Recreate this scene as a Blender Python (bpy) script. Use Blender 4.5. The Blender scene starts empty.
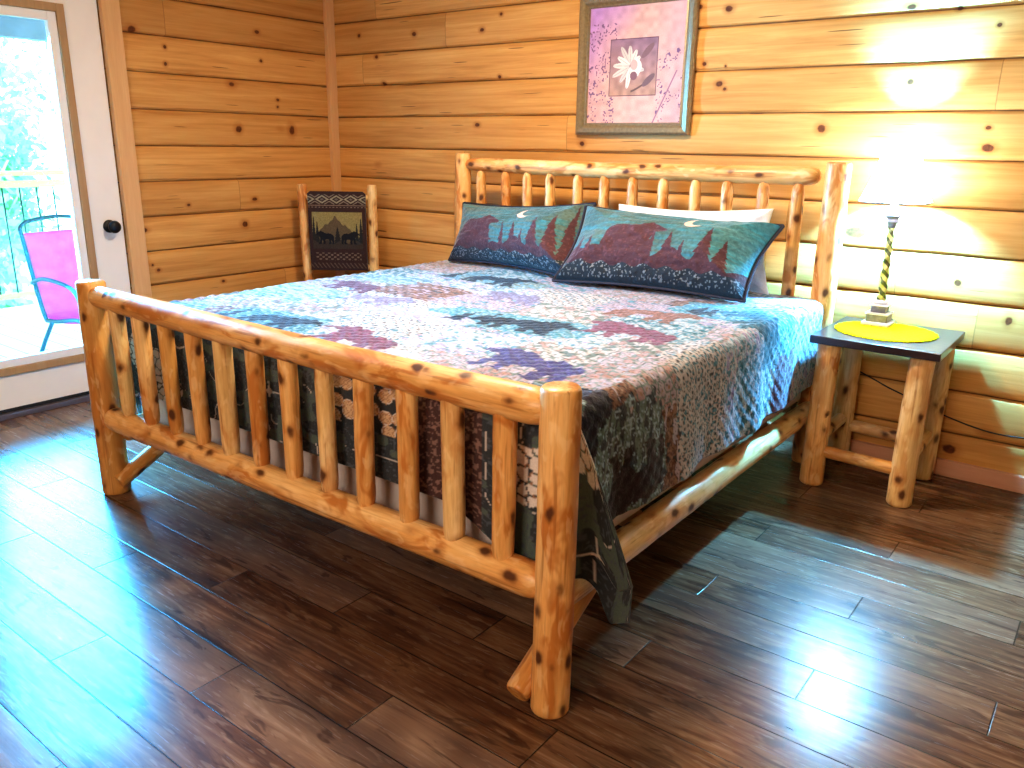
import bpy, bmesh, math, random
import numpy as np
from mathutils import Vector, Matrix
PI=math.pi
SC=bpy.context.scene; COL=SC.collection
random.seed(7)
# ------------------------------------------------------------------ helpers
ORG={}
def tag(o,label,cat,group=None):
    o['label']=label; o['category']=cat
    if group: o['group']=group
    return o
def thing(name,label,cat,loc=(0,0,0),rz=0,group=None):
    o=bpy.data.objects.new(name,None); COL.objects.link(o); o.empty_display_size=.1
    o.location=loc; o.rotation_euler=(0,0,rz); ORG[o]=Vector(loc) if rz==0 else Vector((0,0,0))
    return tag(o,label,cat,group)
def link(name,me,mat,parent=None,smooth=True,origin=None):
    """mesh given in world coords (or in the parent's own coords when it is rotated)"""
    o=bpy.data.objects.new(name,me); COL.objects.link(o)
    if mat is not None: me.materials.append(mat)
    if smooth is not None:
        for p in me.polygons: p.use_smooth=smooth
    if parent is not None:
        me.transform(Matrix.Translation(-ORG[parent])); o.parent=parent; ORG[o]=ORG[parent] 
        # nested parts share the origin of their thing
    elif origin is not None:
        me.transform(Matrix.Translation(-Vector(origin))); o.location=origin; ORG[o]=Vector(origin)
    else: ORG[o]=Vector((0,0,0))
    return o
def fin(name,bm,mat,parent=None,smooth=True,origin=None,auto=None):
    me=bpy.data.meshes.new(name); bmesh.ops.recalc_face_normals(bm,faces=bm.faces); bm.to_mesh(me); bm.free()
    o=link(name,me,mat,parent,smooth,origin)
    if auto is not None and smooth:
        me.set_sharp_from_angle(angle=math.radians(auto))
    return o
def struct(o): o['kind']='structure'; return o
def NB(): 
    bm=bmesh.new(); bm.verts.layers.float_vector.new('lc'); return bm
def box(bm,a,b,bev=0,seg=2,rot=None):
    c=[(a[i]+b[i])/2 for i in range(3)]; s=[abs(b[i]-a[i]) for i in range(3)]
    M=Matrix.Translation(c)
    if rot is not None: M=M@rot
    M=M@Matrix.Diagonal((s[0],s[1],s[2],1))
    r=bmesh.ops.create_cube(bm,size=1,matrix=M)
    if bev:
        es=list({e for v in r['verts'] for e in v.link_edges})
        bmesh.ops.bevel(bm,geom=es,offset=bev,segments=seg,affect='EDGES',profile=.6)
def frame_of(d):
    d=d.normalized(); up=Vector((0,0,1)) if abs(d.z)<.9 else Vector((1,0,0))
    x=d.cross(up).normalized(); y=d.cross(x).normalized(); return x,y,d
def tube(bm,pts,r,seg=12,cap=True,prof=None,wob=0,seed=0,lobes=None):
    """sweep along pts; r number or list; stores wood coordinates in the lc layer"""
    lay=bm.verts.layers.float_vector.get('lc'); rnd=random.Random(seed)
    pts=[Vector(p) for p in pts]; n=len(pts)
    if not isinstance(r,(list,tuple)): r=[r]*n
    ph=[rnd.uniform(0,6.28) for _ in range(8)]; off=Vector((rnd.uniform(0,9),rnd.uniform(0,9),rnd.uniform(0,30)))
    rings=[];L=0; px,py=None,None
    for i,p in enumerate(pts):
        d=(pts[min(i+1,n-1)]-pts[max(i-1,0)])
        if d.length<1e-9: d=pts[-1]-pts[0]
        if px is None: x,y,dd=frame_of(d)
        else:
            dd=d.normalized(); x=(px-dd*px.dot(dd)).normalized(); y=dd.cross(x).normalized()
        px=x
        if i: L+=(p-pts[i-1]).length
        ring=[]
        for k in range(seg):
            a=2*PI*k/seg
            rr=r[i]*(1+wob*(math.sin(a*2+ph[0]+L*3)+.6*math.sin(a*3+ph[1]-L*5)+.22*math.sin(L*11+ph[2]+a)+.45*math.sin(L*38+ph[3]+2*a)+.3*math.sin(L*23+ph[4]+3*a)))
            v=bm.verts.new(p+x*(math.cos(a)*rr)+y*(math.sin(a)*rr))
            if lay: v[lay]=Vector((math.cos(a)*rr,math.sin(a)*rr,L))+off
            ring.append(v)
        rings.append(ring)
    for i in range(n-1):
        for k in range(seg):
            bm.faces.new((rings[i][k],rings[i][(k+1)%seg],rings[i+1][(k+1)%seg],rings[i+1][k]))
    if cap:
        bm.faces.new(rings[0][::-1]); bm.faces.new(rings[-1])
    return rings
def log(bm,p0,p1,r0,r1=None,seed=0,ends='cc',seg=28,wob=.017,step=.02):
    """peeled log: c = sawn end with a small chamfer, r = rounded, t = tapered tenon end"""
    r1=r1 or r0; p0=Vector(p0);p1=Vector(p1);L=(p1-p0).length;n=max(6,int(L/step))
    T=[]
    def endp(kind,r):
        if kind=='c': return [(0,.86),(.004,.95),(.010,1)]
        if kind=='r': return [(0,.45),(.006,.66),(.018,.86),(.035,.97),(.055,1)]
        return [(0,.60),(.012,.70),(.026,.84),(.042,.95),(.06,1)]
    a=endp(ends[0],r0); b=endp(ends[1],r1)
    ts=[(x/L,s) for x,s in a]+[(t,1) for t in np.linspace(a[-1][0]/L+.02,1-b[-1][0]/L-.02,n)]+[(1-x/L,s) for x,s in b[::-1]]
    pts=[];rs=[]
    rnd=random.Random(seed+99);bx,by=rnd.uniform(-1,1),rnd.uniform(-1,1);x,y,d=frame_of(p1-p0)
    for t,s in ts:
        bow=math.sin(PI*t)*.0035*L
        pts.append(p0.lerp(p1,t)+x*bx*bow+y*by*bow); rs.append((r0+(r1-r0)*t)*s)
    return tube(bm,pts,rs,seg,True,None,wob,seed)
def lathe(bm,prof,c,seg=24):
    """prof = [(r,z)] round a vertical axis through c"""
    rings=[]
    for r,z in prof:
        rings.append([bm.verts.new((c[0]+math.cos(2*PI*k/seg)*r,c[1]+math.sin(2*PI*k/seg)*r,c[2]+z)) for k in range(seg)])
    for i in range(len(rings)-1):
        for k in range(seg): bm.faces.new((rings[i][k],rings[i][(k+1)%seg],rings[i+1][(k+1)%seg],rings[i+1][k]))
    bm.faces.new(rings[0][::-1]); bm.faces.new(rings[-1])
def prism(bm,poly,a,b,axis='y'):
    """extrude a 2-D polygon between a and b along an axis"""
    def P(u,v,w): return {'y':(u,w,v),'x':(w,u,v),'z':(u,v,w)}[axis]
    A=[bm.verts.new(P(u,v,a)) for u,v in poly];B=[bm.verts.new(P(u,v,b)) for u,v in poly]
    bm.faces.new(A);bm.faces.new(B[::-1]);n=len(poly)
    for i in range(n): bm.faces.new((A[i],A[(i+1)%n],B[(i+1)%n],B[i]))
def grid_mesh(name,P,colors=None,closed=False):
    """P: (m,n,3) array -> mesh, with an optional per-vertex colour"""
    m,n=P.shape[:2]; me=bpy.data.meshes.new(name)
    i=np.arange(m*n).reshape(m,n)
    q=np.stack([i[:-1,:-1],i[:-1,1:],i[1:,1:],i[1:,:-1]],-1).reshape(-1,4)
    me.vertices.add(m*n); me.vertices.foreach_set('co',P.reshape(-1).astype(np.float32))
    me.loops.add(len(q)*4); me.loops.foreach_set('vertex_index',q.reshape(-1).astype(np.int32))
    me.polygons.add(len(q)); me.polygons.foreach_set('loop_start',(np.arange(len(q))*4).astype(np.int32))
    try: me.polygons.foreach_set('loop_total',np.full(len(q),4,np.int32))
    except Exception: pass
    me.update(calc_edges=True)
    if colors is not None:
        a=me.color_attributes.new('paint','FLOAT_COLOR','POINT')
        c=np.ones((m*n,4),np.float32); c[:,:3]=colors.reshape(-1,3); a.data.foreach_set('color',c.reshape(-1))
    me.validate(); return me
# ------------------------------------------------------------------ node helpers
class G:
    def __init__(s,name):
        s.m=bpy.data.materials.new(name); s.m.use_nodes=True; s.t=s.m.node_tree; s.t.nodes.clear()
        s.out=s.t.nodes.new('ShaderNodeOutputMaterial'); s.b=s.t.nodes.new('ShaderNodeBsdfPrincipled')
        s.t.links.new(s.b.outputs[0],s.out.inputs[0])
    def n(s,t,**k):
        x=s.t.nodes.new(t)
        for a,b in k.items(): setattr(x,a,b)
        return x
    def put(s,sock,v):
        if isinstance(v,bpy.types.NodeSocket): s.t.links.new(v,sock)
        elif v is not None:
            if isinstance(v,(tuple,list)) and len(v)==3 and sock.type=='RGBA': v=(*v,1)
            sock.default_value=v
    def ma(s,op,a,b=None,c=None,clamp=False):
        x=s.n('ShaderNodeMath',operation=op,use_clamp=clamp); s.put(x.inputs[0],a)
        if b is not None: s.put(x.inputs[1],b)
        if c is not None: s.put(x.inputs[2],c)
        return x.outputs[0]
    def mix(s,f,a,b,mode='MIX'):
        x=s.n('ShaderNodeMix',data_type='RGBA',blend_type=mode); s.put(x.inputs[0],f); s.put(x.inputs[6],a); s.put(x.inputs[7],b); return x.outputs[2]
    def ramp(s,f,st,interp='LINEAR'):
        x=s.n('ShaderNodeValToRGB'); s.put(x.inputs[0],f); cr=x.color_ramp; cr.interpolation=interp
        while len(cr.elements)<len(st): cr.elements.new(.5)
        for e,(p,c) in zip(cr.elements,st):
            e.position=p; e.color=(c,c,c,1) if isinstance(c,(int,float)) else (*c,1)
        return x.outputs[0]
    def sstep(s,x,a,b):
        m=s.n('ShaderNodeMapRange',interpolation_type='SMOOTHSTEP'); s.put(m.inputs[0],x)
        m.inputs[1].default_value=a;m.inputs[2].default_value=b; return m.outputs[0]
    def noise(s,v,sc=5,det=3,rough=.5,dist=0):
        x=s.n('ShaderNodeTexNoise'); s.put(x.inputs['Vector'],v); x.inputs['Scale'].default_value=sc;x.inputs['Detail'].default_value=det
        x.inputs['Roughness'].default_value=rough;x.inputs['Distortion'].default_value=dist; return x.outputs[0]
    def voro(s,v,sc=5,feat='F1',out='Distance',rnd=1):
        x=s.n('ShaderNodeTexVoronoi',feature=feat); s.put(x.inputs['Vector'],v); x.inputs['Scale'].default_value=sc; x.inputs['Randomness'].default_value=rnd
        return x.outputs[out]
    def wn(s,v):
        x=s.n('ShaderNodeTexWhiteNoise',noise_dimensions='3D'); s.put(x.inputs['Vector'],v); return x.outputs[0]
    def xyz(s,v): 
        x=s.n('ShaderNodeSeparateXYZ'); s.put(x.inputs[0],v); return x.outputs
    def com(s,a,b,c=0.0):
        x=s.n('ShaderNodeCombineXYZ'); s.put(x.inputs[0],a);s.put(x.inputs[1],b);s.put(x.inputs[2],c); return x.outputs[0]
    def vmul(s,v,k):
        x=s.n('ShaderNodeVectorMath',operation='MULTIPLY'); s.put(x.inputs[0],v); x.inputs[1].default_value=k; return x.outputs[0]
    def obj(s): return s.n('ShaderNodeTexCoord').outputs['Object']
    def geo(s): return s.n('ShaderNodeNewGeometry').outputs['Position']
    def attr(s,name,o='Vector'): return s.n('ShaderNodeAttribute',attribute_name=name).outputs[o]
    def bump(s,h,st=.3,d=.01):
        x=s.n('ShaderNodeBump'); x.inputs['Strength'].default_value=st;x.inputs['Distance'].default_value=d; s.put(x.inputs['Height'],h); s.t.links.new(x.outputs[0],s.b.inputs['Normal'])
    def set(s,col=None,rough=.5,metal=0,spec=None,**k):
        s.put(s.b.inputs['Base Color'],col); s.put(s.b.inputs['Roughness'],rough); s.b.inputs['Metallic'].default_value=metal
        if spec is not None: s.b.inputs['Specular IOR Level'].default_value=spec
        for a,v in k.items(): s.put(s.b.inputs[a.replace('_',' ')],v)
        return s.m
def plain(name,col,rough=.5,metal=0,nz=.08,scale=30,bump=.1,spec=None,**k):
    g=G(name); v=g.obj(); n=g.noise(v,scale,4)
    c=g.mix(n,tuple(x*(1-nz*2) for x in col),tuple(min(1,x*(1+nz*2)) for x in col))
    if bump: g.bump(n,bump,.002)
    return g.set(c,rough,metal,spec,**k)
# ---- peeled cedar / pine log
def log_mat(name,lo,mid,hi,streak=(.55,.20,.045),amt=.5):
    g=G(name); v=g.attr('lc')
    a=g.noise(g.vmul(v,(14,14,2.2)),1.0,4,.6,.3)
    fine=g.noise(g.vmul(v,(160,160,9)),1.0,3,.6)
    blot=g.noise(g.vmul(v,(13,13,4.2)),1.0,3,.6,.8)
    col=g.ramp(a,[(.3,lo),(.5,mid),(.72,hi)])
    col=g.mix(g.ma('MULTIPLY',g.sstep(blot,.50,.62),amt),col,streak)
    st=g.noise(g.vmul(v,(60,60,3.5)),1.0,2,.5)
    col=g.mix(g.ma('MULTIPLY',g.sstep(st,.60,.70),.6),col,(.34,.11,.025))
    col=g.mix(g.ma('MULTIPLY',g.sstep(fine,.40,.70),.30),col,(.45,.18,.05)); ch_=g.noise(g.vmul(v,(34,34,14)),1.0,2,.5,.5); col=g.mix(g.ma('MULTIPLY',g.sstep(ch_,.56,.66),.28),col,(.98,.74,.44))
    # knots
    kn=g.n('ShaderNodeTexNoise'); g.put(kn.inputs['Vector'],g.vmul(v,(30,30,22))); kn.inputs['Scale'].default_value=1.0; ks=g.n('ShaderNodeVectorMath',operation='MULTIPLY_ADD'); g.put(ks.inputs[0],kn.outputs['Color']); ks.inputs[1].default_value=(.30,.30,.30); g.put(ks.inputs[2],g.vmul(v,(17,17,11))); kv=ks.outputs[0]; kd=g.voro(kv,1.0,rnd=1); kc=g.xyz(g.voro(kv,1.0,out='Color'))
    pick=g.ma('GREATER_THAN',kc[0],.22)
    halo=g.ma('MULTIPLY',g.ma('SUBTRACT',1,g.sstep(kd,.16,.46)),pick); core=g.ma('MULTIPLY',g.ma('SUBTRACT',1,g.sstep(kd,.12,.29)),pick)
    col=g.mix(g.ma('MULTIPLY',halo,.6),col,(.42,.15,.035)); col=g.mix(g.ma('MULTIPLY',core,.92),col,(.075,.022,.01))
    h=g.ma('ADD',g.ma('MULTIPLY',a,.7),g.ma('MULTIPLY',fine,.12)); h=g.ma('SUBTRACT',h,g.ma('MULTIPLY',core,.2)); g.bump(h,.3,.006)
    return g.set(col,.42,spec=.35,Coat_Weight=.12,Coat_Roughness=.25)
M={}
M['log']=log_mat('honey_log',(.54,.25,.075),(.80,.43,.155),(.93,.63,.31),amt=.95)
M['log_pale']=log_mat('pale_log',(.66,.40,.16),(.84,.57,.27),(.92,.70,.42),amt=.5)
M['log_dark']=log_mat('amber_log',(.48,.21,.055),(.68,.34,.10),(.80,.46,.17),amt=.7)
# ---- wall planks
def wall_mat(name,axis,knots,lo,mid,hi):
    g=G(name); P=g.obj(); X=g.xyz(P); al=X[0] if axis=='x' else X[1]; z=X[2]
    row=g.ma('FLOOR',g.ma('DIVIDE',z,.188)); 
    rr=g.wn(g.com(row,3.7 if axis=='x' else 8.1)); seg=g.ma('FLOOR',g.ma('DIVIDE',g.ma('ADD',al,g.ma('MULTIPLY',rr,5.0)),4.3))
    tone=g.wn(g.com(row,seg,1.3)); 
    lv=g.com(g.ma('ADD',al,g.ma('MULTIPLY',tone,17)),z,g.ma('MULTIPLY',tone,9))
    grain=g.noise(g.vmul(lv,(1.6,34,1)),1.0,5,.62,.6); fine=g.noise(g.vmul(lv,(7,210,1)),1.0,2,.5)
    big=g.noise(g.vmul(lv,(1.1,7,1)),1.0,2,.5)
    col=g.ramp(g.ma('ADD',g.ma('MULTIPLY',grain,.65),g.ma('MULTIPLY',big,.35)),[(.32,lo),(.5,mid),(.68,hi)])
    col=g.mix(g.ma('MULTIPLY',g.sstep(tone,.2,1),.42),col,tuple(x*.62 for x in lo))
    col=g.mix(g.ma('MULTIPLY',fine,.22),col,(.36,.13,.03))
    # short dark checks in the boards
    ck=g.noise(g.vmul(lv,(3.2,90,1)),1.0,1,.4); ck=g.sstep(ck,.745,.775); col=g.mix(g.ma('MULTIPLY',ck,.8),col,(.09,.03,.012))
    # scattered small knots
    kv=g.com(g.ma('MULTIPLY',al,2.7),g.ma('MULTIPLY',z,4.1),g.ma('MULTIPLY',tone,3)); kd=g.voro(kv,1.0); kc=g.xyz(g.voro(kv,1.0,out='Color'))
    pk=g.ma('GREATER_THAN',kc[1],.62)
    core=g.ma('MULTIPLY',g.ma('SUBTRACT',1,g.sstep(kd,.03,.065)),pk); halo=g.ma('MULTIPLY',g.ma('SUBTRACT',1,g.sstep(kd,.05,.17)),pk)
    # named knots
    wob=g.ma('MULTIPLY',g.ma('SUBTRACT',g.noise(P,38,2),.5),.7)
    for ka,kz,ra,rz in knots:
        d=g.ma('SQRT',g.ma('ADD',g.ma('POWER',g.ma('DIVIDE',g.ma('SUBTRACT',al,ka),ra),2),g.ma('POWER',g.ma('DIVIDE',g.ma('SUBTRACT',z,kz),rz),2)))
        d=g.ma('ADD',d,wob)
        core=g.ma('MAXIMUM',core,g.ma('SUBTRACT',1,g.sstep(d,.62,1.05))); halo=g.ma('MAXIMUM',halo,g.ma('SUBTRACT',1,g.sstep(d,.8,2.4)))
    col=g.mix(g.ma('MULTIPLY',halo,.5),col,(.33,.10,.02))
    col=g.mix(core,col,g.mix(g.noise(P,90,2),(.03,.008,.004),(.22,.065,.02)))
    # groove shadow at the course joint
    fz=g.ma('FRACT',g.ma('DIVIDE',z,.188)); ed=g.ma('MINIMUM',fz,g.ma('SUBTRACT',1,fz))
    ed=g.ma('ADD',ed,g.ma('MULTIPLY',g.ma('SUBTRACT',g.noise(g.vmul(P,(9,9,9)),1.0,2),.5),.012))
    col=g.mix(g.ma('MULTIPLY',g.ma('SUBTRACT',1,g.sstep(ed,.0,.028)),.92),col,(.045,.015,.006))
    # butt joints
    fs=g.ma('FRACT',g.ma('DIVIDE',g.ma('ADD',al,g.ma('MULTIPLY',rr,5.0)),4.3)); fe=g.ma('MINIMUM',fs,g.ma('SUBTRACT',1,fs))
    col=g.mix(g.ma('MULTIPLY',g.ma('SUBTRACT',1,g.sstep(fe,.0002,.0007)),.45),col,(.1,.04,.015))
    g.bump(g.ma('ADD',grain,g.ma('MULTIPLY',core,-.8)),.22,.004)
    return g.set(col,.55,spec=.22)
KB=[(3.363,1.006,.062,.030),(3.810,1.364,.024,.017),(3.86,.12,.030,.022),(3.779,1.811,.010,.009),(3.632,1.882,.012,.01),(3.458,1.899,.02,.012),(3.494,1.617,.013,.012),(2.671,1.633,.019,.014),(2.700,1.61,.01,.009),(2.589,1.723,.012,.01),(2.693,1.710,.006,.006),(1.216,1.455,.02,.012),(1.250,1.956,.016,.012),(.732,1.967,.019,.014),(.261,1.985,.014,.012),(.406,1.856,.015,.012),(.461,1.698,.018,.012),(1.383,2.027,.012,.01),(2.690,1.951,.02,.014),(3.786,.83,.015,.014),(3.16,1.437,.02,.018),(1.373,1.708,.012,.01),(1.93,1.36,.018,.014),(2.55,1.97,.012,.01),(3.99,.70,.014,.02),(3.8,1.44,.012,.009)]
KL=[(-1.347,1.896,.024,.017),(-.578,1.963,.019,.012),(-1.173,1.826,.011,.011),(-1.177,1.740,.011,.011),(-.564,1.805,.012,.01),(-.459,1.591,.014,.01),(-.462,1.55,.010,.009),(-.752,1.415,.022,.022),(-.367,1.417,.024,.03),(-1.121,.993,.013,.01),(-.677,1.008,.019,.012),(-.761,.863,.022,.019),(-1.399,.872,.02,.013),(-1.376,.678,.008,.008),(-1.344,.646,.013,.01),(-.939,.535,.014,.01)]
M['wall_back']=wall_mat('pine_log_siding_back','x',KB,(.50,.225,.06),(.70,.365,.115),(.82,.48,.18))
M['wall_left']=wall_mat('pine_log_siding_left','y',KL,(.46,.20,.055),(.64,.32,.10),(.76,.43,.16))
M['wall_plain']=wall_mat('pine_log_siding_other','x',[],(.46,.195,.052),(.63,.30,.085),(.74,.40,.135))
# ---- floor
def floor_mat():
    g=G('walnut_vinyl_plank'); P=g.obj(); X=g.xyz(P)
    q=g.ma('DIVIDE',g.ma('ADD',X[1],.97),.157); row=g.ma('FLOOR',q)
    ph=g.ma('MODULO',g.ma('ADD',row,300),3.0)   # rows repeat in threes
    u=g.ma('DIVIDE',g.ma('SUBTRACT',X[0],g.ma('ADD',3.455,g.ma('MULTIPLY',ph,-.418))),1.225)
    u=g.ma('DIVIDE',g.ma('SUBTRACT',X[0],g.ma('ADD',3.447,g.ma('MULTIPLY',g.ma('MODULO',g.ma('ADD',ph,1),3.0),.412))),1.225)
    ix=g.ma('FLOOR',u); tone=g.wn(g.com(row,ix,.5))
    lv=g.com(g.ma('ADD',X[0],g.ma('MULTIPLY',tone,23)),X[1],g.ma('MULTIPLY',tone,7))
    gr=g.noise(g.vmul(lv,(2.2,26,1)),1.0,6,.65,1.0); fi=g.noise(g.vmul(lv,(9,170,1)),1.0,3,.6); bl=g.noise(g.vmul(lv,(2.5,9,1)),1.0,3,.6,.5)
    col=g.ramp(g.ma('ADD',g.ma('MULTIPLY',gr,.6),g.ma('MULTIPLY',bl,.4)),[(.33,(.030,.011,.007)),(.46,(.105,.044,.022)),(.58,(.22,.112,.058)),(.70,(.38,.235,.145))])
    col=g.mix(g.ma('MULTIPLY',fi,.35),col,(.06,.028,.02))
    col=g.mix(g.ma('MULTIPLY',g.ma('SUBTRACT',tone,.35),.55,clamp=True),col,(.34,.22,.16))
    wo=g.sstep(g.noise(g.vmul(lv,(12,60,1)),1.0,2),.60,.68); col=g.mix(g.ma('MULTIPLY',wo,.18),col,(.46,.31,.20)); dk=g.sstep(g.noise(g.vmul(lv,(4,20,1)),1.0,3,.6,1.2),.58,.66); col=g.mix(g.ma('MULTIPLY',dk,.6),col,(.035,.014,.010))
    fy=g.ma('FRACT',q); ey=g.ma('MULTIPLY',g.ma('MINIMUM',fy,g.ma('SUBTRACT',1,fy)),.157)
    fx=g.ma('FRACT',u); ex=g.ma('MULTIPLY',g.ma('MINIMUM',fx,g.ma('SUBTRACT',1,fx)),1.225)
    e=g.sstep(g.ma('MINIMUM',ex,ey),.0008,.0028)
    col=g.mix(e,(.018,.009,.006),col)
    g.bump(g.ma('ADD',g.ma('MULTIPLY',e,1.5),g.ma('ADD',g.ma('MULTIPLY',gr,.35),g.ma('MULTIPLY',fi,.25))),.25,.003)
    rg=g.ma('ADD',.17,g.ma('MULTIPLY',fi,.16))
    return g.set(col,rg,spec=.45)
M['floor']=floor_mat()
M['white']=plain('white_door_paint',(.80,.73,.70),.45,nz=.02,scale=8,bump=0)
M['white_in']=plain('white_glazing_bead',(.78,.74,.74),.4,nz=.02,bump=0)
def strip_wood(name,axis,lo,hi):
    g=G(name); v=g.obj(); k={'z':(40,40,2.5),'y':(40,2.5,40),'x':(2.5,40,40)}[axis]
    a=g.noise(g.vmul(v,k),1.0,4,.6,.4); b=g.noise(g.vmul(v,tuple(x*4 for x in k)),1.0,2,.5)
    c=g.mix(a,lo,hi); c=g.mix(g.ma('MULTIPLY',b,.25),c,tuple(x*.5 for x in lo))
    kd=g.voro(v,9.0); kc=g.xyz(g.voro(v,9.0,out='Color')); kk=g.ma('MULTIPLY',g.ma('SUBTRACT',1,g.sstep(kd,.06,.12)),g.ma('GREATER_THAN',kc[0],.6))
    c=g.mix(kk,c,(.12,.04,.015)); g.bump(a,.15,.002); return g.set(c,.5,spec=.3)
M['trim_z']=strip_wood('pine_trim_upright','z',(.62,.32,.13),(.76,.46,.24)); M['trim_y']=strip_wood('pine_trim_level','y',(.55,.27,.10),(.70,.40,.20))
M['trim_x']=strip_wood('pine_trim_along','x',(.52,.24,.10),(.68,.38,.2)); M['base']=strip_wood('pine_baseboard_floor_bounce','x',(.58,.27,.17),(.72,.40,.27))  # baseboard: pink light reflected off the floor is put into its wood colour
M['bead_z']=strip_wood('oak_bead_upright','z',(.34,.19,.09),(.52,.33,.18)); M['bead_y']=strip_wood('oak_bead_level','y',(.36,.17,.09),(.54,.29,.16))
M['ceiling']=strip_wood('pine_board_ceiling','y',(.6,.34,.14),(.76,.5,.26))
M['black']=plain('oil_rubbed_bronze',(.008,.008,.012),.42,.3,bump=0); M['grey_sill']=plain('threshold_metal',(.16,.13,.15),.4,.5,bump=0); M['rubber']=plain('door_sweep_rubber',(.01,.01,.012),.7,bump=0)
# glass
g=G('clear_pane'); tr=g.n('ShaderNodeBsdfTransparent'); tr.inputs[0].default_value=(.93,.98,.98,1); gl=g.n('ShaderNodeBsdfGlossy'); gl.inputs['Roughness'].default_value=.02
fr=g.n('ShaderNodeFresnel'); fr.inputs[0].default_value=1.45; mx=g.n('ShaderNodeMixShader'); g.t.links.new(fr.outputs[0],mx.inputs[0]); g.t.links.new(tr.outputs[0],mx.inputs[1]); g.t.links.new(gl.outputs[0],mx.inputs[2]); g.t.links.new(mx.outputs[0],g.out.inputs[0]); M['glass']=g.m
# ------------------------------------------------------------------ room shell
RX=5.6; FY=-6.2; CZ=2.62
bm=NB(); box(bm,(-.1,FY-.1,-.06),(RX+.1,.1,0)); struct(fin('floor',bm,M['floor'],smooth=False))
bm=NB(); box(bm,(-.1,FY-.1,CZ),(RX+.1,.1,CZ+.08)); struct(fin('ceiling',bm,M['ceiling'],smooth=False))
def log_profile(z0,z1):
    """half-log siding: (depth, z) going up, depth out of the wall"""
    out=[]; k=int(math.floor(z0/.188+1e-6))
    while k*.188<z1-1e-6:
        a=k*.188
        for f,d in ((.012,-.010),(.055,.0015),(.11,.0045),(.3,.0075),(.5,.0085),(.7,.0075),(.89,.0045),(.945,.0015),(.988,-.010)):
            z=a+f*.188
            if z0<=z<=z1: out.append((d,z))
        k+=1
    return [(out[0][0],z0)]+out+[(out[-1][0],z1)]
def siding(name,mat,axis,a,b,z0,z1,plane,sgn,jit=.0):
    pr=log_profile(z0,z1); n=max(2,int(abs(b-a)/.06)); rnd=random.Random(hash(name)%97 if False else 5)
    A=np.linspace(a,b,n); P=np.zeros((len(pr),n,3))
    for i,(d,z) in enumerate(pr):
        w=.0022*np.sin(A*3.1+round(z/.188)*2.1)+.0014*np.sin(A*11+round(z/.188)*4.7)
        if i in (0,len(pr)-1): w=w*0
        if axis=='x': P[i,:,0]=A;P[i,:,1]=plane+sgn*d
        else: P[i,:,1]=A;P[i,:,0]=plane+sgn*d
        P[i,:,2]=z+w
    me=grid_mesh(name,P); return me
def wall(name,mat,axis,pieces,plane,sgn):
    """pieces (a,b,z0,z1); faces the room, with a solid board behind"""
    bm=NB()
    for a,b,z0,z1 in pieces:
        me=siding(name,mat,axis,a,b,z0,z1,plane,sgn); bm.from_mesh(me); bpy.data.meshes.remove(me)
        t0,t1=plane-sgn*.012,plane-sgn*.14
        if axis=='x': box(bm,(a,min(t0,t1),z0),(b,max(t0,t1),z1))
        else: box(bm,(min(t0,t1),a,z0),(max(t0,t1),b,z1))
    me=bpy.data.meshes.new(name); bm.to_mesh(me); bm.free()
    o=link(name,me,mat,smooth=True); me.set_sharp_from_angle(angle=math.radians(38)); return struct(o)
D0,D1,DZ=-2.50,-1.51,2.06   # door opening on the left wall
wall('wall_back',M['wall_back'],'x',[(-.14,RX+.14,0,CZ)],0,-1)
wall('wall_left',M['wall_left'],'y',[(D1,0,0,CZ),(FY,D0,0,CZ),(D0,D1,DZ,CZ)],0,1)
wall('wall_right',M['wall_left'],'y',[(FY,0,0,CZ)],RX,-1)
wall('wall_front',M['wall_plain'],'x',[(-.14,RX+.14,0,CZ)],FY,1)
bm=NB(); box(bm,(.01,-.030,0),(RX,-.004,.072),.004); struct(fin('baseboard_back',bm,M['base'],smooth=False))
bm=NB(); box(bm,(.004,D1+.10,0),(.026,-.01,.072),.004); struct(fin('baseboard_left',bm,M['base'],smooth=False))
bm=NB(); box(bm,(.004,-.070,.0),(.036,-.004,CZ),.005); struct(fin('trim_1',bm,M['trim_z'],smooth=False))
for i,(a,b) in enumerate((((.004,D1,0),(.038,D1+.095,DZ+.1)),((.004,D0-.095,0),(.038,D0,DZ+.1)))):
    bm=NB(); box(bm,a,b,.004); struct(fin('trim_%d'%(i+2),bm,M['trim_z'],smooth=False))
bm=NB(); box(bm,(.004,D0,DZ),(.036,D1,DZ+.1),.004); struct(fin('trim_4',bm,M['trim_y'],smooth=False))
# door : slab with a glazed opening
dr=bpy.data.objects.new('door_1',None); COL.objects.link(dr); struct(dr); ORG[dr]=Vector((0,0,0))
y0,y1=D0+.004,D1-.004; gy0,gy1,gz0,gz1=-2.305,-1.765,.29,1.885
bx0,bx1=-.045,.0
bm=NB()
for a,b in (((bx0,y0,.045),(bx1,gy0-.08,DZ-.01)),((bx0,gy1+.08,.045),(bx1,y1,DZ-.01)),((bx0,gy0-.08,.045),(bx1,gy1+.08,gz0-.075)),((bx0,gy0-.08,gz1+.085),(bx1,gy1+.08,DZ-.01))): box(bm,a,b)
fin('slab',bm,M['white'],dr,smooth=False)
def rect_frame(name,mz,my,a0,a1,z0,z1,w,xa,xb,par,bev=.003):
    bm=NB(); box(bm,(xa,a0,z0),(xb,a0+w,z1),bev); box(bm,(xa,a1-w,z0),(xb,a1,z1),bev); box(bm,(xa,a0+w,z1-w),(xb,a1-w,z1),bev); box(bm,(xa,a0+w,z0),(xb,a1-w,z0+w),bev)
    return fin(name,bm,mz,par,smooth=False)
b_=rect_frame('wooden_bead',M['bead_z'],None,gy0-.08,gy1+.08,gz0-.075,gz1+.085,.038,-.012,.016,dr)
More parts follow.
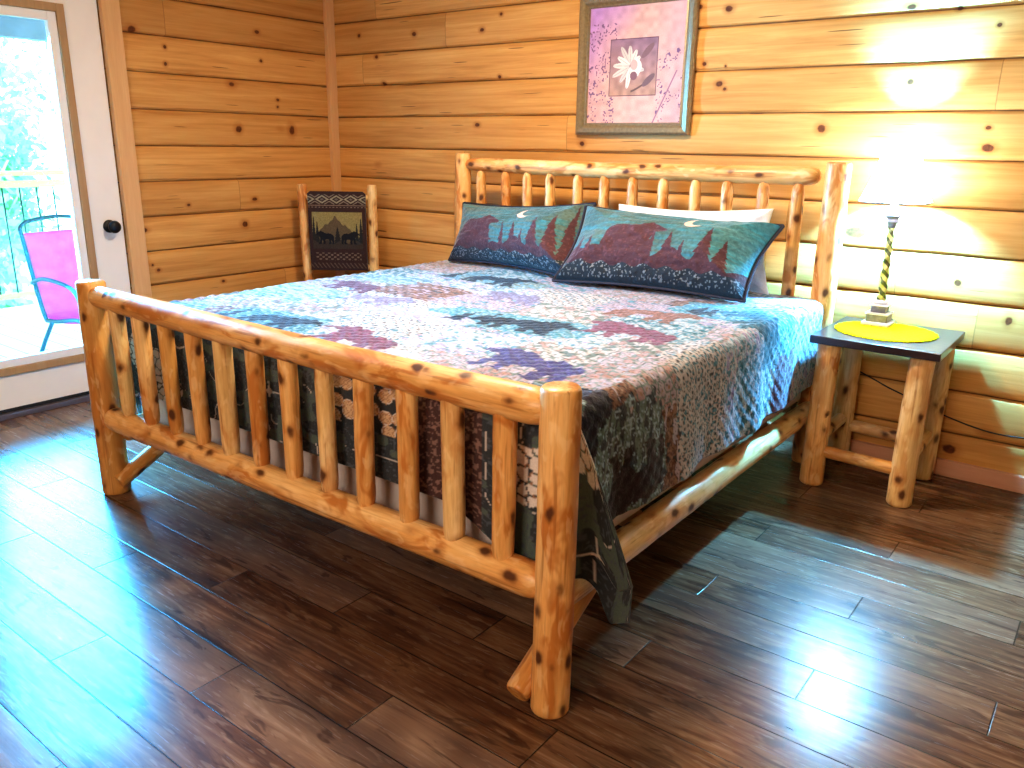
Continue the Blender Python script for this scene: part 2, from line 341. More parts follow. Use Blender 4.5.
b_['label']='oak brown bead around the glass'
rect_frame('inner_bead',M['white_in'],None,gy0-.042,gy1+.042,gz0-.037,gz1+.047,.042,-.03,.004,dr)
bm=NB(); box(bm,(-.026,gy0-.005,gz0-.005),(-.020,gy1+.005,gz1+.005)); fin('glass_pane',bm,M['glass'],dr,smooth=False)
bm=NB(); box(bm,(-.05,y0,.028),(.006,y1,.045)); fin('door_sweep',bm,M['rubber'],dr,smooth=False)
bm=NB(); box(bm,(-.10,D0,.0),(.035,D1,.028),.004); fin('threshold',bm,M['grey_sill'],dr,smooth=False)
# knob (turned round the x axis)
def turned_x(bm,prof,c,seg=24):
    R=Matrix.Rotation(PI/2,4,'Y'); b2=NB(); lathe(b2,prof,(0,0,0),seg); b2.transform(Matrix.Translation(c)@R); me=bpy.data.meshes.new('t'); b2.to_mesh(me); b2.free(); bm.from_mesh(me); bpy.data.meshes.remove(me)
bm=NB(); turned_x(bm,[(.034,.0),(.034,.006),(.028,.011),(.011,.014),(.011,.032),(.022,.038),(.031,.048),(.033,.058),(.029,.068),(.018,.074),(.004,.076)],(.0,-1.588,.905)); kb=fin('knob',bm,M['black'],dr); kb['label']='round black door knob'
# ------------------------------------------------------------------ fabric painting tools
rng=np.random.RandomState(11)
def vnoise(x,y,sc,seed=0):
    r=np.random.RandomState(seed); T=r.rand(257,257); x=x*sc+100.3+seed; y=y*sc+57.1
    xi=np.floor(x).astype(int);yi=np.floor(y).astype(int);fx=x-xi;fy=y-yi; fx=fx*fx*(3-2*fx);fy=fy*fy*(3-2*fy)
    a=T[xi%257,yi%257];b=T[(xi+1)%257,yi%257];c=T[xi%257,(yi+1)%257];d=T[(xi+1)%257,(yi+1)%257]
    return (a*(1-fx)+b*fx)*(1-fy)+(c*(1-fx)+d*fx)*fy
def cells(x,y,sc,seed=0):
    """nearest jittered point: distance, random value"""
    r=np.random.RandomState(seed); J=r.rand(128,128,3); x=x*sc+50;y=y*sc+50; xi=np.floor(x).astype(int);yi=np.floor(y).astype(int)
    best=np.full(x.shape,9.);sec=np.full(x.shape,9.);val=np.zeros(x.shape)
    for dx in (-1,0,1):
        for dy in (-1,0,1):
            j=J[(xi+dx)%128,(yi+dy)%128]; d=np.hypot(xi+dx+.15+.7*j[...,0]-x,yi+dy+.15+.7*j[...,1]-y)
            m=d<best; sec=np.where(m,best,np.minimum(sec,d)); val=np.where(m,j[...,2],val); best=np.where(m,d,best)
    return best,sec,val
def inpoly(x,y,poly):
    ins=np.zeros(x.shape,bool); n=len(poly)
    for i in range(n):
        x0,y0=poly[i];x1,y1=poly[(i+1)%n]
        if y0==y1: continue
        c=((y0>y)!=(y1>y))&(x<(x1-x0)*(y-y0)/(y1-y0)+x0); ins^=c
    return ins
# walking bear looking to +u ; unit box about 1 x .62
BEAR=[(.02,.30),(.03,.40),(.08,.47),(.18,.53),(.30,.55),(.42,.54),(.52,.58),(.60,.63),(.66,.64),(.69,.68),(.73,.69),(.76,.65),(.83,.63),(.90,.58),(.98,.54),(1.0,.50),(.97,.47),(.90,.455),(.84,.44),(.80,.38),(.77,.30),(.78,.16),(.80,.06),(.86,.03),(.86,.0),(.70,.0),(.68,.12),(.65,.22),(.60,.12),(.60,.03),(.64,.0),(.50,.0),(.48,.10),(.50,.22),(.40,.24),(.30,.22),(.28,.12),(.29,.04),(.34,.01),(.33,.0),(.18,.0),(.17,.10),(.18,.2),(.13,.14),(.11,.05),(.15,.0),(.01,.0),(.02,.14)]
def bear(x,y,cx,cy,w,h=None,rot=0,flip=1):
    h=h or w; dx=x-cx;dy=y-cy; c,s=math.cos(rot),math.sin(rot); u=(dx*c+dy*s)*flip/w+.5; v=(-dx*s+dy*c)/h+.33
    return inpoly(u,v,BEAR)
def pine(x,y,cx,y0,w,h):
    v=(y-y0)/h; u=np.abs(x-cx); k=v*6; t=1-v; saw=1-.35*(k-np.floor(k)); return (v>0)&(v<1)&(u<w/2*t*saw+.0015)
def put(C,m,c): 
    C[m]=c if not isinstance(c,np.ndarray) or c.ndim==1 else c[m]
def fabric(name,bump=.5,scale=220,rough=.85,tint=None):
    g=G(name); c=g.attr('paint','Color'); P=g.obj(); n=g.noise(P,scale,2); q=g.noise(P,46,3)
    c=g.mix(g.ma('MULTIPLY',g.ma('SUBTRACT',n,.3),.5,clamp=True),c,g.mix(.75,c,(.02,.02,.025)))
    w=g.ma('ADD',g.ma('MULTIPLY',n,.25),q); g.bump(w,bump,.006)
    return g.set(c,rough,spec=.25,Sheen_Weight=.25,Sheen_Roughness=.4)
M['quilt']=fabric('printed_quilt',.75); M['sham']=fabric('printed_sham',1.0); M['weave']=fabric('woven_tapestry',.5,400); M['print']=fabric('art_print',.0,200,.35)
# ------------------------------------------------------------------ the log bed
FX0,FX1,FYY=1.285,3.385,-2.33; HX0,HX1,HY=1.305,3.319,-.236
bed=thing('log_bed','honey coloured peeled log bed frame with spindled headboard and footboard','bed',(2.33,-1.29,0))
def L(name,p0,p1,r0,r1=None,seed=0,ends='cc',mat='log',parent=None,**k):
    bm=NB(); log(bm,p0,p1,r0,r1,seed,ends,**k); return fin(name,bm,M[mat],parent,auto=50)
L('post',(FX0-.004,FYY,0),(FX0,FYY,.845),.052,.050,1,'cc','log_dark',bed); L('post',(FX1,FYY,0),(FX1+.004,FYY,.842),.050,.047,2,'cc','log',bed)
L('post',(HX0,HY,0),(HX0,HY,1.30),.053,.044,3,'cc','log',bed); L('post',(HX1+.0,HY,0),(HX1+.002,HY,1.302),.050,.049,4,'cc','log',bed)
L('rail',(FX0+.012,FYY,.792),(FX1-.012,FYY,.782),.041,.046,5,'tt','log',bed); L('rail',(FX0+.012,FYY,.315),(FX1-.012,FYY,.338),.045,.046,6,'tt','log',bed)
L('rail',(HX0+.03,HY,1.243),(HX1-.068,HY,1.243),.036,.039,7,'tr','log',bed); L('rail',(HX0+.03,HY,.40),(HX1-.02,HY,.40),.040,.040,8,'tt','log',bed)
rs=random.Random(3)
for i in range(12):
    x=1.462+i*.1612; r=.0285+rs.uniform(-.002,.003)
    L('spindle',(x+rs.uniform(-.004,.004),FYY-.004,.352),(x+rs.uniform(-.004,.004),FYY-.006,.775),r*.95,r,20+i,'rc',['log_pale','log','log_dark','log_pale','log'][i%5] if i<3 else ['log','log_pale','log'][i%3],bed,seg=20)
for i,x in enumerate([1.445,1.612,1.755,1.902,2.07,2.222,2.38,2.542,2.703,2.856,3.020,3.170]):
    L('spindle',(x+.006,HY-.002,.36),(x,HY-.012,1.212),.029,.026,40+i,'rr','log',bed,seg=20)
L('side_rail',(3.330,-2.27,.250),(3.330,-.27,.250),.046,.044,61,'cc','log_pale',bed); L('side_rail',(1.335,-2.30,.262),(1.335,-.26,.262),.046,.044,62,'cc','log',bed)  # right rail in the pale log: lamp light on it put into the colour
L('brace',(FX0+.045,-2.345,.055),(FX0+.045,-2.02,.225),.032,.032,63,'cc','log_dark',bed); L('brace',(FX1-.062,-2.385,.045),(FX1-.062,-2.03,.235),.034,.034,64,'cc','log_dark',bed)
# wooden slats under the box spring
for i in range(6):
    y=-2.1+i*.35; bm=NB(); box(bm,(1.34,y-.04,.255),(3.29,y+.04,.285),.002); fin('slat',bm,M['trim_x'],bed,smooth=False)
# box spring + mattress
M['ticking']=plain('mattress_ticking',(.66,.60,.60),.85,nz=.05,scale=60,bump=.3)
M['boxs']=plain('box_spring_cloth',(.62,.56,.58),.85,nz=.05,scale=60,bump=.3)
MX0,MX1,MY0,MY1=1.372,3.296,-2.255,-.278
bm=NB(); box(bm,(MX0+.0,MY0+.03,.287),(MX1,MY1,.47),.025,3); tag(fin('box_spring',bm,M['boxs'],origin=(2.33,-1.27,.287)),'grey cloth covered box spring resting inside the log bed frame','box spring')
bm=NB(); box(bm,(MX0,MY0+.02,.471),(MX1,MY1,.722),.05,4); tag(fin('mattress',bm,M['ticking'],origin=(2.33,-1.27,.471)),'thick pale mattress under the patchwork quilt','mattress')
# quilt
def quilt():
    A=.388                                   # drop on each side
    s=np.arange(MX0-A,MX1+A+.001,.0052); t=np.arange(MY1+.0,MY0-.465,-.0052)
    S,T=np.meshgrid(s,t,indexing='ij')
    # ---------------- paint
    C=np.zeros(S.shape+(3,))
    wx=S+.05*(vnoise(S,T,3,1)-.5); wy=T+.05*(vnoise(S,T,3,2)-.5)
    col=np.floor((wx+.1)/.37).astype(int); row=np.floor((-wy+.06)/.29).astype(int); col=np.where(row%2==0,col,np.floor((wx+.28)/.37).astype(int))
    sty=(np.random.RandomState(4).permutation(997)[(col*31+row*57+7)%997])%7
    front=T<MY0+.03
    n1=vnoise(S,T,60,5);n2=vnoise(S,T,22,6);n3=vnoise(S,T,130,7); n4=vnoise(S*.5,T*2.2,40,8)
    cd,c2,cv=cells(S,T,40,3); ld,l2,lv=cells(S,T,15,4); pd,p2,pv=cells(S,T,26,14)
    cream=np.array((.86,.76,.74));sage=np.array((.23,.30,.27));lav=np.array((.52,.44,.70));brown=np.array((.26,.11,.075));teal=np.array((.05,.25,.31));char=np.array((.035,.04,.05));mar=np.array((.17,.05,.085));steel=np.array((.15,.37,.47)); tan=np.array((.60,.33,.22)); ice=np.array((.60,.76,.86)); rose=np.array((.66,.40,.38)); blush=np.array((.74,.60,.68))  # ice, steel and lav put some of the cyan door glare into the cloth
    sty=np.array([1,4,6,0,4,5,6,1,2,4,0,6,7])[(np.random.RandomState(4).permutation(997)[(col*31+row*57+7)%997])%13]
    def style(k,m):
        if k==0:   # cream leaves on sage
            put(C,m,sage); put(C,m&(c2-cd>.14)&(cv>.2),cream); put(C,m&(c2-cd>.14)&(cv>.78),rose)
        elif k==1: # knit ticks
            put(C,m,cream*.98); put(C,m&(np.sin(S*2*PI/.020+T*60+6*n2)>.15)&(np.sin(T*2*PI/.024+5*n2)>.2),char*2.6); put(C,m&(n3>.72),steel)
        elif k==2:
            put(C,m,brown); put(C,m&(n3>.52),tan*.8); put(C,m&(n1<.25),char*1.5); put(C,m&(n4>.72),blush)
        elif k==3: # log ends
            put(C,m,char); r=ld; ring=(r<.44); put(C,m&ring,np.array((.62,.42,.27))); put(C,m&ring&(r>.37),cream*.8); put(C,m&ring&(np.sin(r*62)>.55),np.array((.40,.22,.13)))
        elif k==4: # frosty mottled
            put(C,m,ice); put(C,m&(n4>.50),blush); put(C,m&(n4>.66),lav); put(C,m&(n1>.66),steel); put(C,m&(n3>.70),cream)
        elif k==5: # teal water
            put(C,m,steel); put(C,m&(n4>.60),teal); put(C,m&(n1>.58),ice); put(C,m&(n3>.74),cream)
        elif k==7: # salmon river pebbles
            put(C,m,sage*1.2); put(C,m&(p2-pd>.13),blush); put(C,m&(p2-pd>.13)&(pv>.6),rose); put(C,m&(p2-pd>.13)&(pd<.12),tan)
        else:      # rows of small cones
            put(C,m,blush); v=np.sin(S*2*PI/.034+3*n2)*np.sin(T*2*PI/.026+1); put(C,m&(v>.30),lav*.7); put(C,m&(n4>.66),steel); put(C,m&(v<-.75),brown)
    for k in range(8): style(k,(sty==k)&~front)
    wS=S+.02*(n2-.5); wT=T+.03*(n2-.5)
    # right hand drop, from the foot to the pillows
    sd=(wS>MX1+.02)&~front
    style(0,sd&(wT<-1.80)); m=sd&(wT<-1.80); put(C,m&(n3>.6),sage*.8)
    style(7,(wS>MX1-.16)&(wT<-1.62)&(wT>-2.02)&(wS<MX1+.14)&~front)
    style(2,(wS>MX1+.0)&(wT<-1.88)&(wT>-2.04)&(wS<MX1+.16)&~front)
    style(2,sd&(wT>-1.80)&(wT<-1.64)&(wS>MX1+.14)); style(1,sd&(wT>-1.64)&(wT<-1.30)); style(1,(wS>MX1-.06)&(wT>-1.62)&(wT<-1.30)&~front)
    style(4,sd&(wT>-1.30)&(wT<-1.05)); style(5,sd&(wT>-1.20)&(wT<-.92)&(wS>MX1+.10)); style(5,sd&(wT>-.92)&(wT<-.72)); style(4,sd&(wT>-.72)); m=sd&(wT>-.82)&(wT<-.62)&(wS>MX1+.16); put(C,m,mar*1.2); put(C,m&(n3>.66),lav*.6)
    def patch(cx,cy,w,h,c,c2_=None):
        m=(((wx-cx)/(w/2))**4+((wy-cy)/(h/2))**4+1.0*(n2-.5)<1)&~front; put(C,m,np.array(c))
        if c2_ is not None: put(C,m&(n4>.52),np.array(c2_)); put(C,m&(n3>.70),ice)
        return m
    for cx,cy,w,h,a,b in ((1.93,-2.03,.50,.26,steel,teal),(2.60,-1.50,.66,.28,steel*1.1,teal*1.4),(1.98,-.80,.55,.22,sage*1.3,steel*1.2),(3.20,-.80,.56,.34,steel,teal*1.6),(3.33,-2.13,.44,.26,sage*1.2,sage*.8),(3.56,-1.90,.40,.32,sage*1.1,char*2.5),(1.55,-1.62,.5,.30,ice,steel),(1.60,-1.10,.4,.2,steel,ice),(2.25,-1.62,.5,.16,lav,ice),(2.55,-2.10,.4,.14,cream,blush)):
        patch(cx,cy,w,h,a,b)
    ink=np.array((.014,.022,.045))
    for cx,cy,w,c,rot,fl in ((2.00,-2.03,.34,ink,0,1),(2.70,-1.50,.36,ink,0,1),(2.02,-.80,.36,ink,0,1),(3.30,-.86,.40,np.array((.02,.12,.16)),-.9,1),(3.38,-2.14,.34,np.array((.028,.022,.045)),-.9,1),(3.60,-1.90,.34,np.array((.05,.024,.030)),-PI/2,1),
                           (2.36,-2.02,.38,mar*1.3,0,-1),(3.0,-1.36,.40,mar*1.6,0,-1),(2.44,-.50,.36,brown*1.2,0,-1),(1.62,-1.36,.34,mar*1.1,0,-1),(2.98,-1.92,.40,np.array((.09,.07,.24)),0,-1),(2.30,-1.10,.34,lav*.55,0,-1),(1.95,-1.50,.30,lav*.6,0,1),(2.95,-1.05,.36,brown*1.3,0,1)):
        b_=bear(S+.022*(n2-.5)+.010*(n1-.5),T+.03*(n2-.5)+.016*(n1-.5),cx,cy,w,w*.62*1.45,rot,fl)&~front; put(C,b_,c); put(C,b_&(n3>.72),c*1.8+.02)
    for cx,y0 in ((1.74,-2.12),(2.42,-1.60),(2.50,-1.56),(1.75,-.88),(3.03,-.90),(3.08,-.92)): put(C,pine(S,T,cx,y0,.09,.17),ink)
    fl_=(np.sin(S*2*PI/.017+9*n2)*np.sin(T*2*PI/.019+7*n1)>.62)&~front; C[fl_]*=.40
    C*=np.array((.60,.63,.70))*(.82+.36*vnoise(S,T,90,41))[...,None]
    # foot drop : dark camouflage with leaves, sawn log ends and twigs
    put(C,front,char*1.2); put(C,front&(n2>.60),sage*.45); put(C,front&(n3>.70),char*2.6)
    tw=np.abs(vnoise(S,T,9,12)-.5); put(C,front&(tw<.010)&(n2<.60),cream*.75)
    lf=front&(p2-pd>.11)&(((S>3.17)&(S<3.46)&(T>MY0-.30)&(vnoise(S,T,7,21)>.46))|((S<2.2)&(vnoise(S,T,8,22)>.58))); put(C,lf,cream*.9); put(C,lf&(p2-pd<.15),tan*.6)
    put(C,front&(S>2.86)&(S<3.12),np.array((.075,.035,.035))); put(C,front&(S>2.86)&(S<3.12)&(n3>.64),np.array((.26,.15,.13)))
    m=front&(S>2.54)&(S<2.86)&(T<MY0-.03)&(T>MY0-.27); style(3,m)
    # stitched seams
    # ---------------- shape
    a=np.maximum(S-MX1,0)+0.; al=np.maximum(MX0-S,0); b=np.maximum(MY0-T,0)*(.72+.28*np.clip((S-3.02)/.26,0,1))
    H=.735; R=.05
    def bend(d):  # distance past the edge -> (out, down) with a rounded shoulder
        q=R*PI/2; th=np.clip(d/R,0,PI/2); out=R*np.sin(th); dn=R*(1-np.cos(th))+np.maximum(d-q,0); return out,dn
    X=np.clip(S,MX0,MX1).astype(float);Y=np.maximum(T,MY0).astype(float);Z=np.full(S.shape,H)
    X=np.clip(X,MX0+.0,MX1-.02) if False else X
    oa,da=bend(a); ol,dl=bend(al); ob,db=bend(b)
    side=(b<=0); X=X+np.where(side,(oa-ol)*.8,0); Z=Z-np.where(side,da+dl,0)
    ft=(b>0)&(a<=0)&(al<=0); Y=Y-np.where(ft,ob*.30,0); Z=Z-np.where(ft,db,0)
    # hanging folds on the right side
    hang=np.clip((a-.05)/.3,0,1); hh=np.clip((-.50-T)/.2,0,1); X=X+np.where(side,hh*hang*(.011*np.sin(T*11+1)+.008*np.sin(T*23)+.004),0)
    X=X+np.where(side,hh*np.clip((a-.05)/.36,0,1)*.018,0)
    # corners
    for sg,aa in ((1,a),(-1,al)):
        m=(aa>0)&(b>0); phi=np.arctan2(b,aa+1e-9); mx=np.maximum(np.cos(phi),np.sin(phi)); d=np.hypot(aa,b); s2_=np.clip((np.sin(2*phi)-.10)/.42,0,1); dn_=d*mx*(1+.30*s2_*s2_*(3-2*s2_))
        o,dn=bend(dn_); w=np.sin(2*phi)**.34; fr=np.clip(dn_/.50,0,1)
        ex0=(MX1 if sg>0 else MX0); 
        sideP=np.stack([ex0+sg*(o*.8+.012+.018*fr+hangc(dn_,MY0)),np.full_like(o,MY0)+.0*o],-1); footP=np.stack([np.full_like(o,ex0)*1.0,MY0-o*.30],-1)
        tip=np.stack([ex0+sg*(.045+.13*fr**.8),MY0+.03+.13*fr],-1) if sg>0 else np.stack([ex0-(.045+.05*fr),MY0+.02+.05*fr],-1)
        k=(phi/(PI/2))[...,None]; base=np.where(k<.5,sideP+(tip-sideP)*w[...,None],footP+(tip-footP)*w[...,None])
        X=np.where(m,base[...,0],X);Y=np.where(m,base[...,1],Y);Z=np.where(m,H-dn,Z)
    # puffs
    puff=.0042*(vnoise(S,T,16,31)-.5)+.010*(vnoise(S,T,4,32)-.5)*(a+al+b<=0)+.0022*np.sin(S*2*PI/.055)*np.sin(T*2*PI/.055)
    Z=Z+puff*(a+al+b<.03); X=X+puff*.8*((a>.03)&side)
    return grid_mesh('quilt',np.stack([X,Y,Z],-1)[:, ::-1],C[:, ::-1])
def hangc(d,y): return np.clip((d-.05)/.3,0,1)*(.011*math.sin(y*11+1)+.008*math.sin(y*23)+.004)
me=quilt(); q=link('quilt',me,M['quilt'],origin=(2.33,-1.27,.735))
so=q.modifiers.new('thick','SOLIDIFY'); so.thickness=.010; so.offset=-.2
tag(q,'patchwork quilt printed with bears, leaves and log ends, draped over the log bed','quilt')
# ------------------------------------------------------------------ pillows
def pillow_mesh(name,BL,BR,TL,TR,thick,nu,nv,paint,flange=.03,sag=.02,bumpy=1.):
    """cushion spanning four corner points; front face bulges toward the room"""
    BL,BR,TL,TR=[np.array(p,float) for p in (BL,BR,TL,TR)]
    u=np.linspace(0,1,nu);v=np.linspace(0,1,nv);U,V=np.meshgrid(u,v,indexing='ij')
    base=(BL*(1-U)[...,None]+BR*U[...,None])*(1-V)[...,None]+(TL*(1-U)[...,None]+TR*U[...,None])*V[...,None]
    nrm=np.cross(BR-BL,TL-BL);nrm=nrm/np.linalg.norm(nrm); up=(TL-BL)/np.linalg.norm(TL-BL); rt=(BR-BL)/np.linalg.norm(BR-BL)
    if nrm[1]>0: nrm=-nrm
    # edges pulled in between the corners
    pin=sag; base=base-up*(pin*np.sin(PI*U)*(V-.5)*2*.7)[...,None]-rt*(pin*np.sin(PI*V)*(U-.5)*2)[...,None]
    e=np.minimum(np.minimum(U*1.6,(1-U)*1.6),np.minimum(V,1-V)); f=np.clip((e-flange)/(.5-flange),0,1); dome=(1-(1-f)**2.6)**.75*thick
    wr=bumpy*(.022*(vnoise(U,V,5,3)-.5)+.008*(vnoise(U,V,22,4)-.5))*np.clip(f*6,0,1)
    front=base+nrm*(dome*.62+wr)[...,None]; back=base-nrm*(dome*.38+.004)[...,None]
    return front,back,U,V,nrm
def build_pillow(name,label,corners,thick,paint,mat,flange,edge_mat=None,group=None,sag=.02,part='piping'):
    fr,bk,U,V,n=pillow_mesh(name,*corners,thick,300,190,paint,flange,sag)
    c=np.mean([np.array(p) for p in corners],0)
    C=paint(U,V); P=np.concatenate([fr,bk[::-1]],0); CC=np.concatenate([C,np.broadcast_to(C[:1,:1]*0+np.array((.06,.07,.08)) if edge_mat else C*0+.78,C.shape)],0)
    P=np.concatenate([P,P[:1]],0);CC=np.concatenate([CC,CC[:1]],0)
    me=grid_mesh(name,P,CC); o=link(name,me,mat,origin=tuple(c)); tag(o,label,'pillow',group)
    if edge_mat:
        ring=np.concatenate([fr[:,0],fr[-1,:],fr[::-1,-1],fr[0,::-1]],0)[::6]; bm=NB(); pts=[Vector(p) for p in ring]+[Vector(ring[0])]
        tube(bm,pts,.0055,8,cap=False); fin(part,bm,edge_mat,o)
    return o
def sham_paint(seed,bx,mx,trees,right):
    def f(U,V):
        C=np.zeros(U.shape+(3,)); X=U*.9;Y=V*.5
        st=vnoise(X*.35,Y*2.4,38,seed); n=vnoise(X,Y,120,seed+1); g=vnoise(X,Y,8,seed+2)
        base=np.array((.085,.135,.125))+(g[...,None]-.5)*.05; C[:]=base; tl=np.array((.045,.19,.225)); C[:]=C+(tl-C)*np.clip((st-.42)*2.2,0,1)[...,None]*.85
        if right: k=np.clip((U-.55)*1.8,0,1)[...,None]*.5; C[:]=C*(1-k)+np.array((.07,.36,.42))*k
        C[:]*= (1+.5*(n[...,None]-.5))
        mar=np.array((.085,.032,.038)); hill=.13+.03*np.sin(X*14)+.02*np.sin(X*37)
        m=Y<hill
        for tx,w,h in trees: m|=pine(X,Y,tx,.07,w,h)
        m|=bear(X,Y,bx,.235,.30,.30)|((X>bx-.13)&(X<bx+.09)&(Y<.22))
        C[m]=mar; C[m&(n>.78)]=mar*1.5
        low=Y<.075+.008*np.sin(X*60); C[low]=np.array((.028,.034,.042)); C[low&(vnoise(X,Y,170,seed+5)>.74)&(Y>.02)]=(.24,.24,.24)
        if 1:
            cres=(np.hypot(X-mx,Y-.372)<.042)&(np.hypot(X-mx-.021,Y-.385)>.034); C[cres]=(.80,.52,.40)
            C[(np.hypot(X-mx-.04,(Y-.385)*2.2)<.016)&(X>mx+.01)]=(.62,.42,.34) if False else C[(np.hypot(X-mx-.04,(Y-.385)*2.2)<.016)&(X>mx+.01)]
        ed=(U<.012)|(U>.988)|(V<.02)|(V>.98); C[ed]=(.02,.02,.035)
        return C
    return f
M['navy']=plain('navy_piping',(.02,.016,.03),.8,bump=0)
shL=build_pillow('pillow_sham','teal bear and crescent moon pillow sham at the left of the headboard, its right end tucked behind the other','x'and((1.430,-.50,.752),(2.300,-.600,.752),(1.40,-.345,1.045),(2.235,-.335,1.085)),.20,sham_paint(3,.27,.56,[(.04,.05,.20),(.11,.05,.17),(.45,.05,.22),(.53,.09,.22),(.60,.05,.17),(.68,.12,.27),(.78,.12,.30),(.86,.08,.38)],False),M['sham'],  .02,M['navy'],'bear pillow shams',.035)
shL['label']='bear and moon pillow sham on the left, partly behind its neighbour'
shR=build_pillow('pillow_sham','bear and moon pillow sham on the right, in front, beside the nightstand',((2.235,-.690,.752),(3.120,-.600,.752),(2.215,-.40,1.075),(3.165,-.355,1.045)),.21,sham_paint(9,.355,.595,[(.02,.07,.16),(.09,.08,.17),(.15,.06,.15),(.45,.055,.22),(.53,.10,.21),(.60,.05,.16),(.70,.12,.26),(.78,.10,.20)],True),M['sham'],.02,M['navy'],'bear pillow shams',.03)
def wp(U,V): return np.zeros(U.shape+(3,))+np.array((.86,.80,.80))
M['cotton']=fabric('white_cotton',.3,300)
build_pillow('pillow','white pillow peeking out behind the right bear sham','x'and((2.31,-.36,.75),(3.13,-.36,.75),(2.33,-.285,1.085),(3.085,-.285,1.105)),.05,wp,M['cotton'],.0,None,None,.03)
# ------------------------------------------------------------------ nightstand
ns=thing('nightstand','dark topped log nightstand against the wall right of the bed','nightstand',(3.595,-.275,0))
NX0,NX1,NY0,NY1,NH=3.372,3.848,-.523,-.035,.640
def dark_top():
    g=G('espresso_top'); v=g.obj(); a=g.noise(g.vmul(v,(5,60,30)),1.0,4,.6); c=g.mix(a,(.014,.008,.012),(.045,.026,.026)); g.bump(a,.1,.002); return g.set(c,.28,spec=.6,Coat_Weight=.3)
bm=NB(); box(bm,(NX0,NY0,NH-.032),(NX1,NY1,NH),.004); fin('tabletop',bm,dark_top(),ns,smooth=False)['label']='dark stained square top'
for i,(x,y) in enumerate(((NX0+.062,NY0+.062),(NX1-.068,NY0+.062),(NX0+.062,NY1-.062),(NX1-.062,NY1-.062))):
    L('leg',(x-.004,y,0),(x,y,NH-.032),.048,.044,70+i,'cc',['log','log_pale','log_pale','log_pale'][i],ns)
L('stretcher',(NX0+.06,NY0+.062,.150),(NX1-.06,NY0+.062,.140),.026,.026,75,'tt','log_dark',ns); L('stretcher',(NX0+.06,NY1-.062,.165),(NX1-.06,NY1-.062,.155),.027,.027,76,'tt','log_pale',ns)
L('stretcher',(NX0+.062,NY0+.06,.20),(NX0+.062,NY1-.06,.20),.026,.026,77,'tt','log_pale',ns); L('stretcher',(NX1-.064,NY0+.06,.20),(NX1-.064,NY1-.06,.20),.026,.026,78,'tt','log_pale',ns)
# doily
g=G('yellow_crochet'); v=g.obj(); n=g.voro(v,90); c=g.mix(g.sstep(n,.35,.6),(.95,.60,.0),(.50,.30,.0)); g.bump(n,.6,.004); M['doily']=g.set(c,.9,spec=.05)
bm=NB(); ring=[]; cx,cy=3.592,-.262
rings=[]
for r,z in ((.0,.0055),(.06,.006),(.12,.0055),(.165,.006),(.19,.0035),(.19,.0),(.0,.0)):
    row=[]
    for k in range(96):
        a=2*PI*k/96; rr=r*(1+(.035*abs(math.sin(a*12)) if r>.18 else 0)); row.append(bm.verts.new((cx+rr*math.cos(a)*1.0,cy+rr*math.sin(a)*.98,NH+.0006+z)))
    rings.append(row)
for i in range(len(rings)-1):
    for k in range(96): 
        try: bm.faces.new((rings[i][k],rings[i][(k+1)%96],rings[i+1][(k+1)%96],rings[i+1][k]))
        except Exception: pass
bmesh.ops.remove_doubles(bm,verts=bm.verts,dist=1e-5)
tag(fin('doily',bm,M['doily'],origin=(cx,cy,NH)),'round yellow crocheted doily under the lamp on the nightstand','doily')
# ------------------------------------------------------------------ lamp
LX,LY=3.535,-.155; LZ=NH+.0075
lamp=thing('table_lamp','lit table lamp with white tapered shade and twisted brass column, on the nightstand','lamp',(LX,LY,LZ))
M['pewter']=plain('carved_pewter',(.24,.20,.25),.35,.7,nz=.25,scale=60,bump=.5); M['silver']=plain('pale_plinth',(.70,.68,.74),.35,.2,bump=0)
g=G('twisted_brass'); v=g.obj(); X=g.xyz(v); an=g.ma('ARCTAN2',X[1],X[0]); w=g.ma('SINE',g.ma('ADD',g.ma('MULTIPLY',an,2),g.ma('MULTIPLY',X[2],150))); M['brass']=g.set(g.mix(g.sstep(w,-.3,.3),(.12,.115,.05),(.66,.60,.22)),.35,.55)
def bev_sq(bm,h,z0,z1,bev=.003): box(bm,(LX-h,LY-h,z0),(LX+h,LY+h,z1),bev)
bm=NB(); bev_sq(bm,.055,LZ,LZ+.014); bev_sq(bm,.046,LZ+.044,LZ+.052,.002); bev_sq(bm,.036,LZ+.080,LZ+.085,.002); b=fin('base',bm,M['silver'],lamp,smooth=False)
bm=NB(); bev_sq(bm,.042,LZ+.014,LZ+.044); bev_sq(bm,.030,LZ+.052,LZ+.080); fin('base_block',bm,M['pewter'],lamp,smooth=False)['label']='dark carved blocks of the stepped base'
bm=NB(); lathe(bm,[(.016,.085),(.027,.088),(.029,.094),(.022,.101),(.014,.104)],(LX,LY,LZ)); fin('collar',bm,M['silver'],lamp)
bm=NB(); seg=32; rings=[]; n=120; z0,z1=LZ+.103,LZ+.405
for i in range(n+1):
    t=i/n; z=z0+(z1-z0)*t; tw=t*2*PI*6; rb=.0155-.003*t
    rings.append([bm.verts.new((LX+math.cos(2*PI*k/seg)*rb*(1+.20*math.cos(2*(2*PI*k/seg)-tw)),LY+math.sin(2*PI*k/seg)*rb*(1+.20*math.cos(2*(2*PI*k/seg)-tw)),z)) for k in range(seg)])
for i in range(n):
    for k in range(seg): bm.faces.new((rings[i][k],rings[i][(k+1)%seg],rings[i+1][(k+1)%seg],rings[i+1][k]))
bm.faces.new(rings[0][::-1]);bm.faces.new(rings[-1]); fin('column',bm,M['brass'],lamp)['label']='twisted brass column'
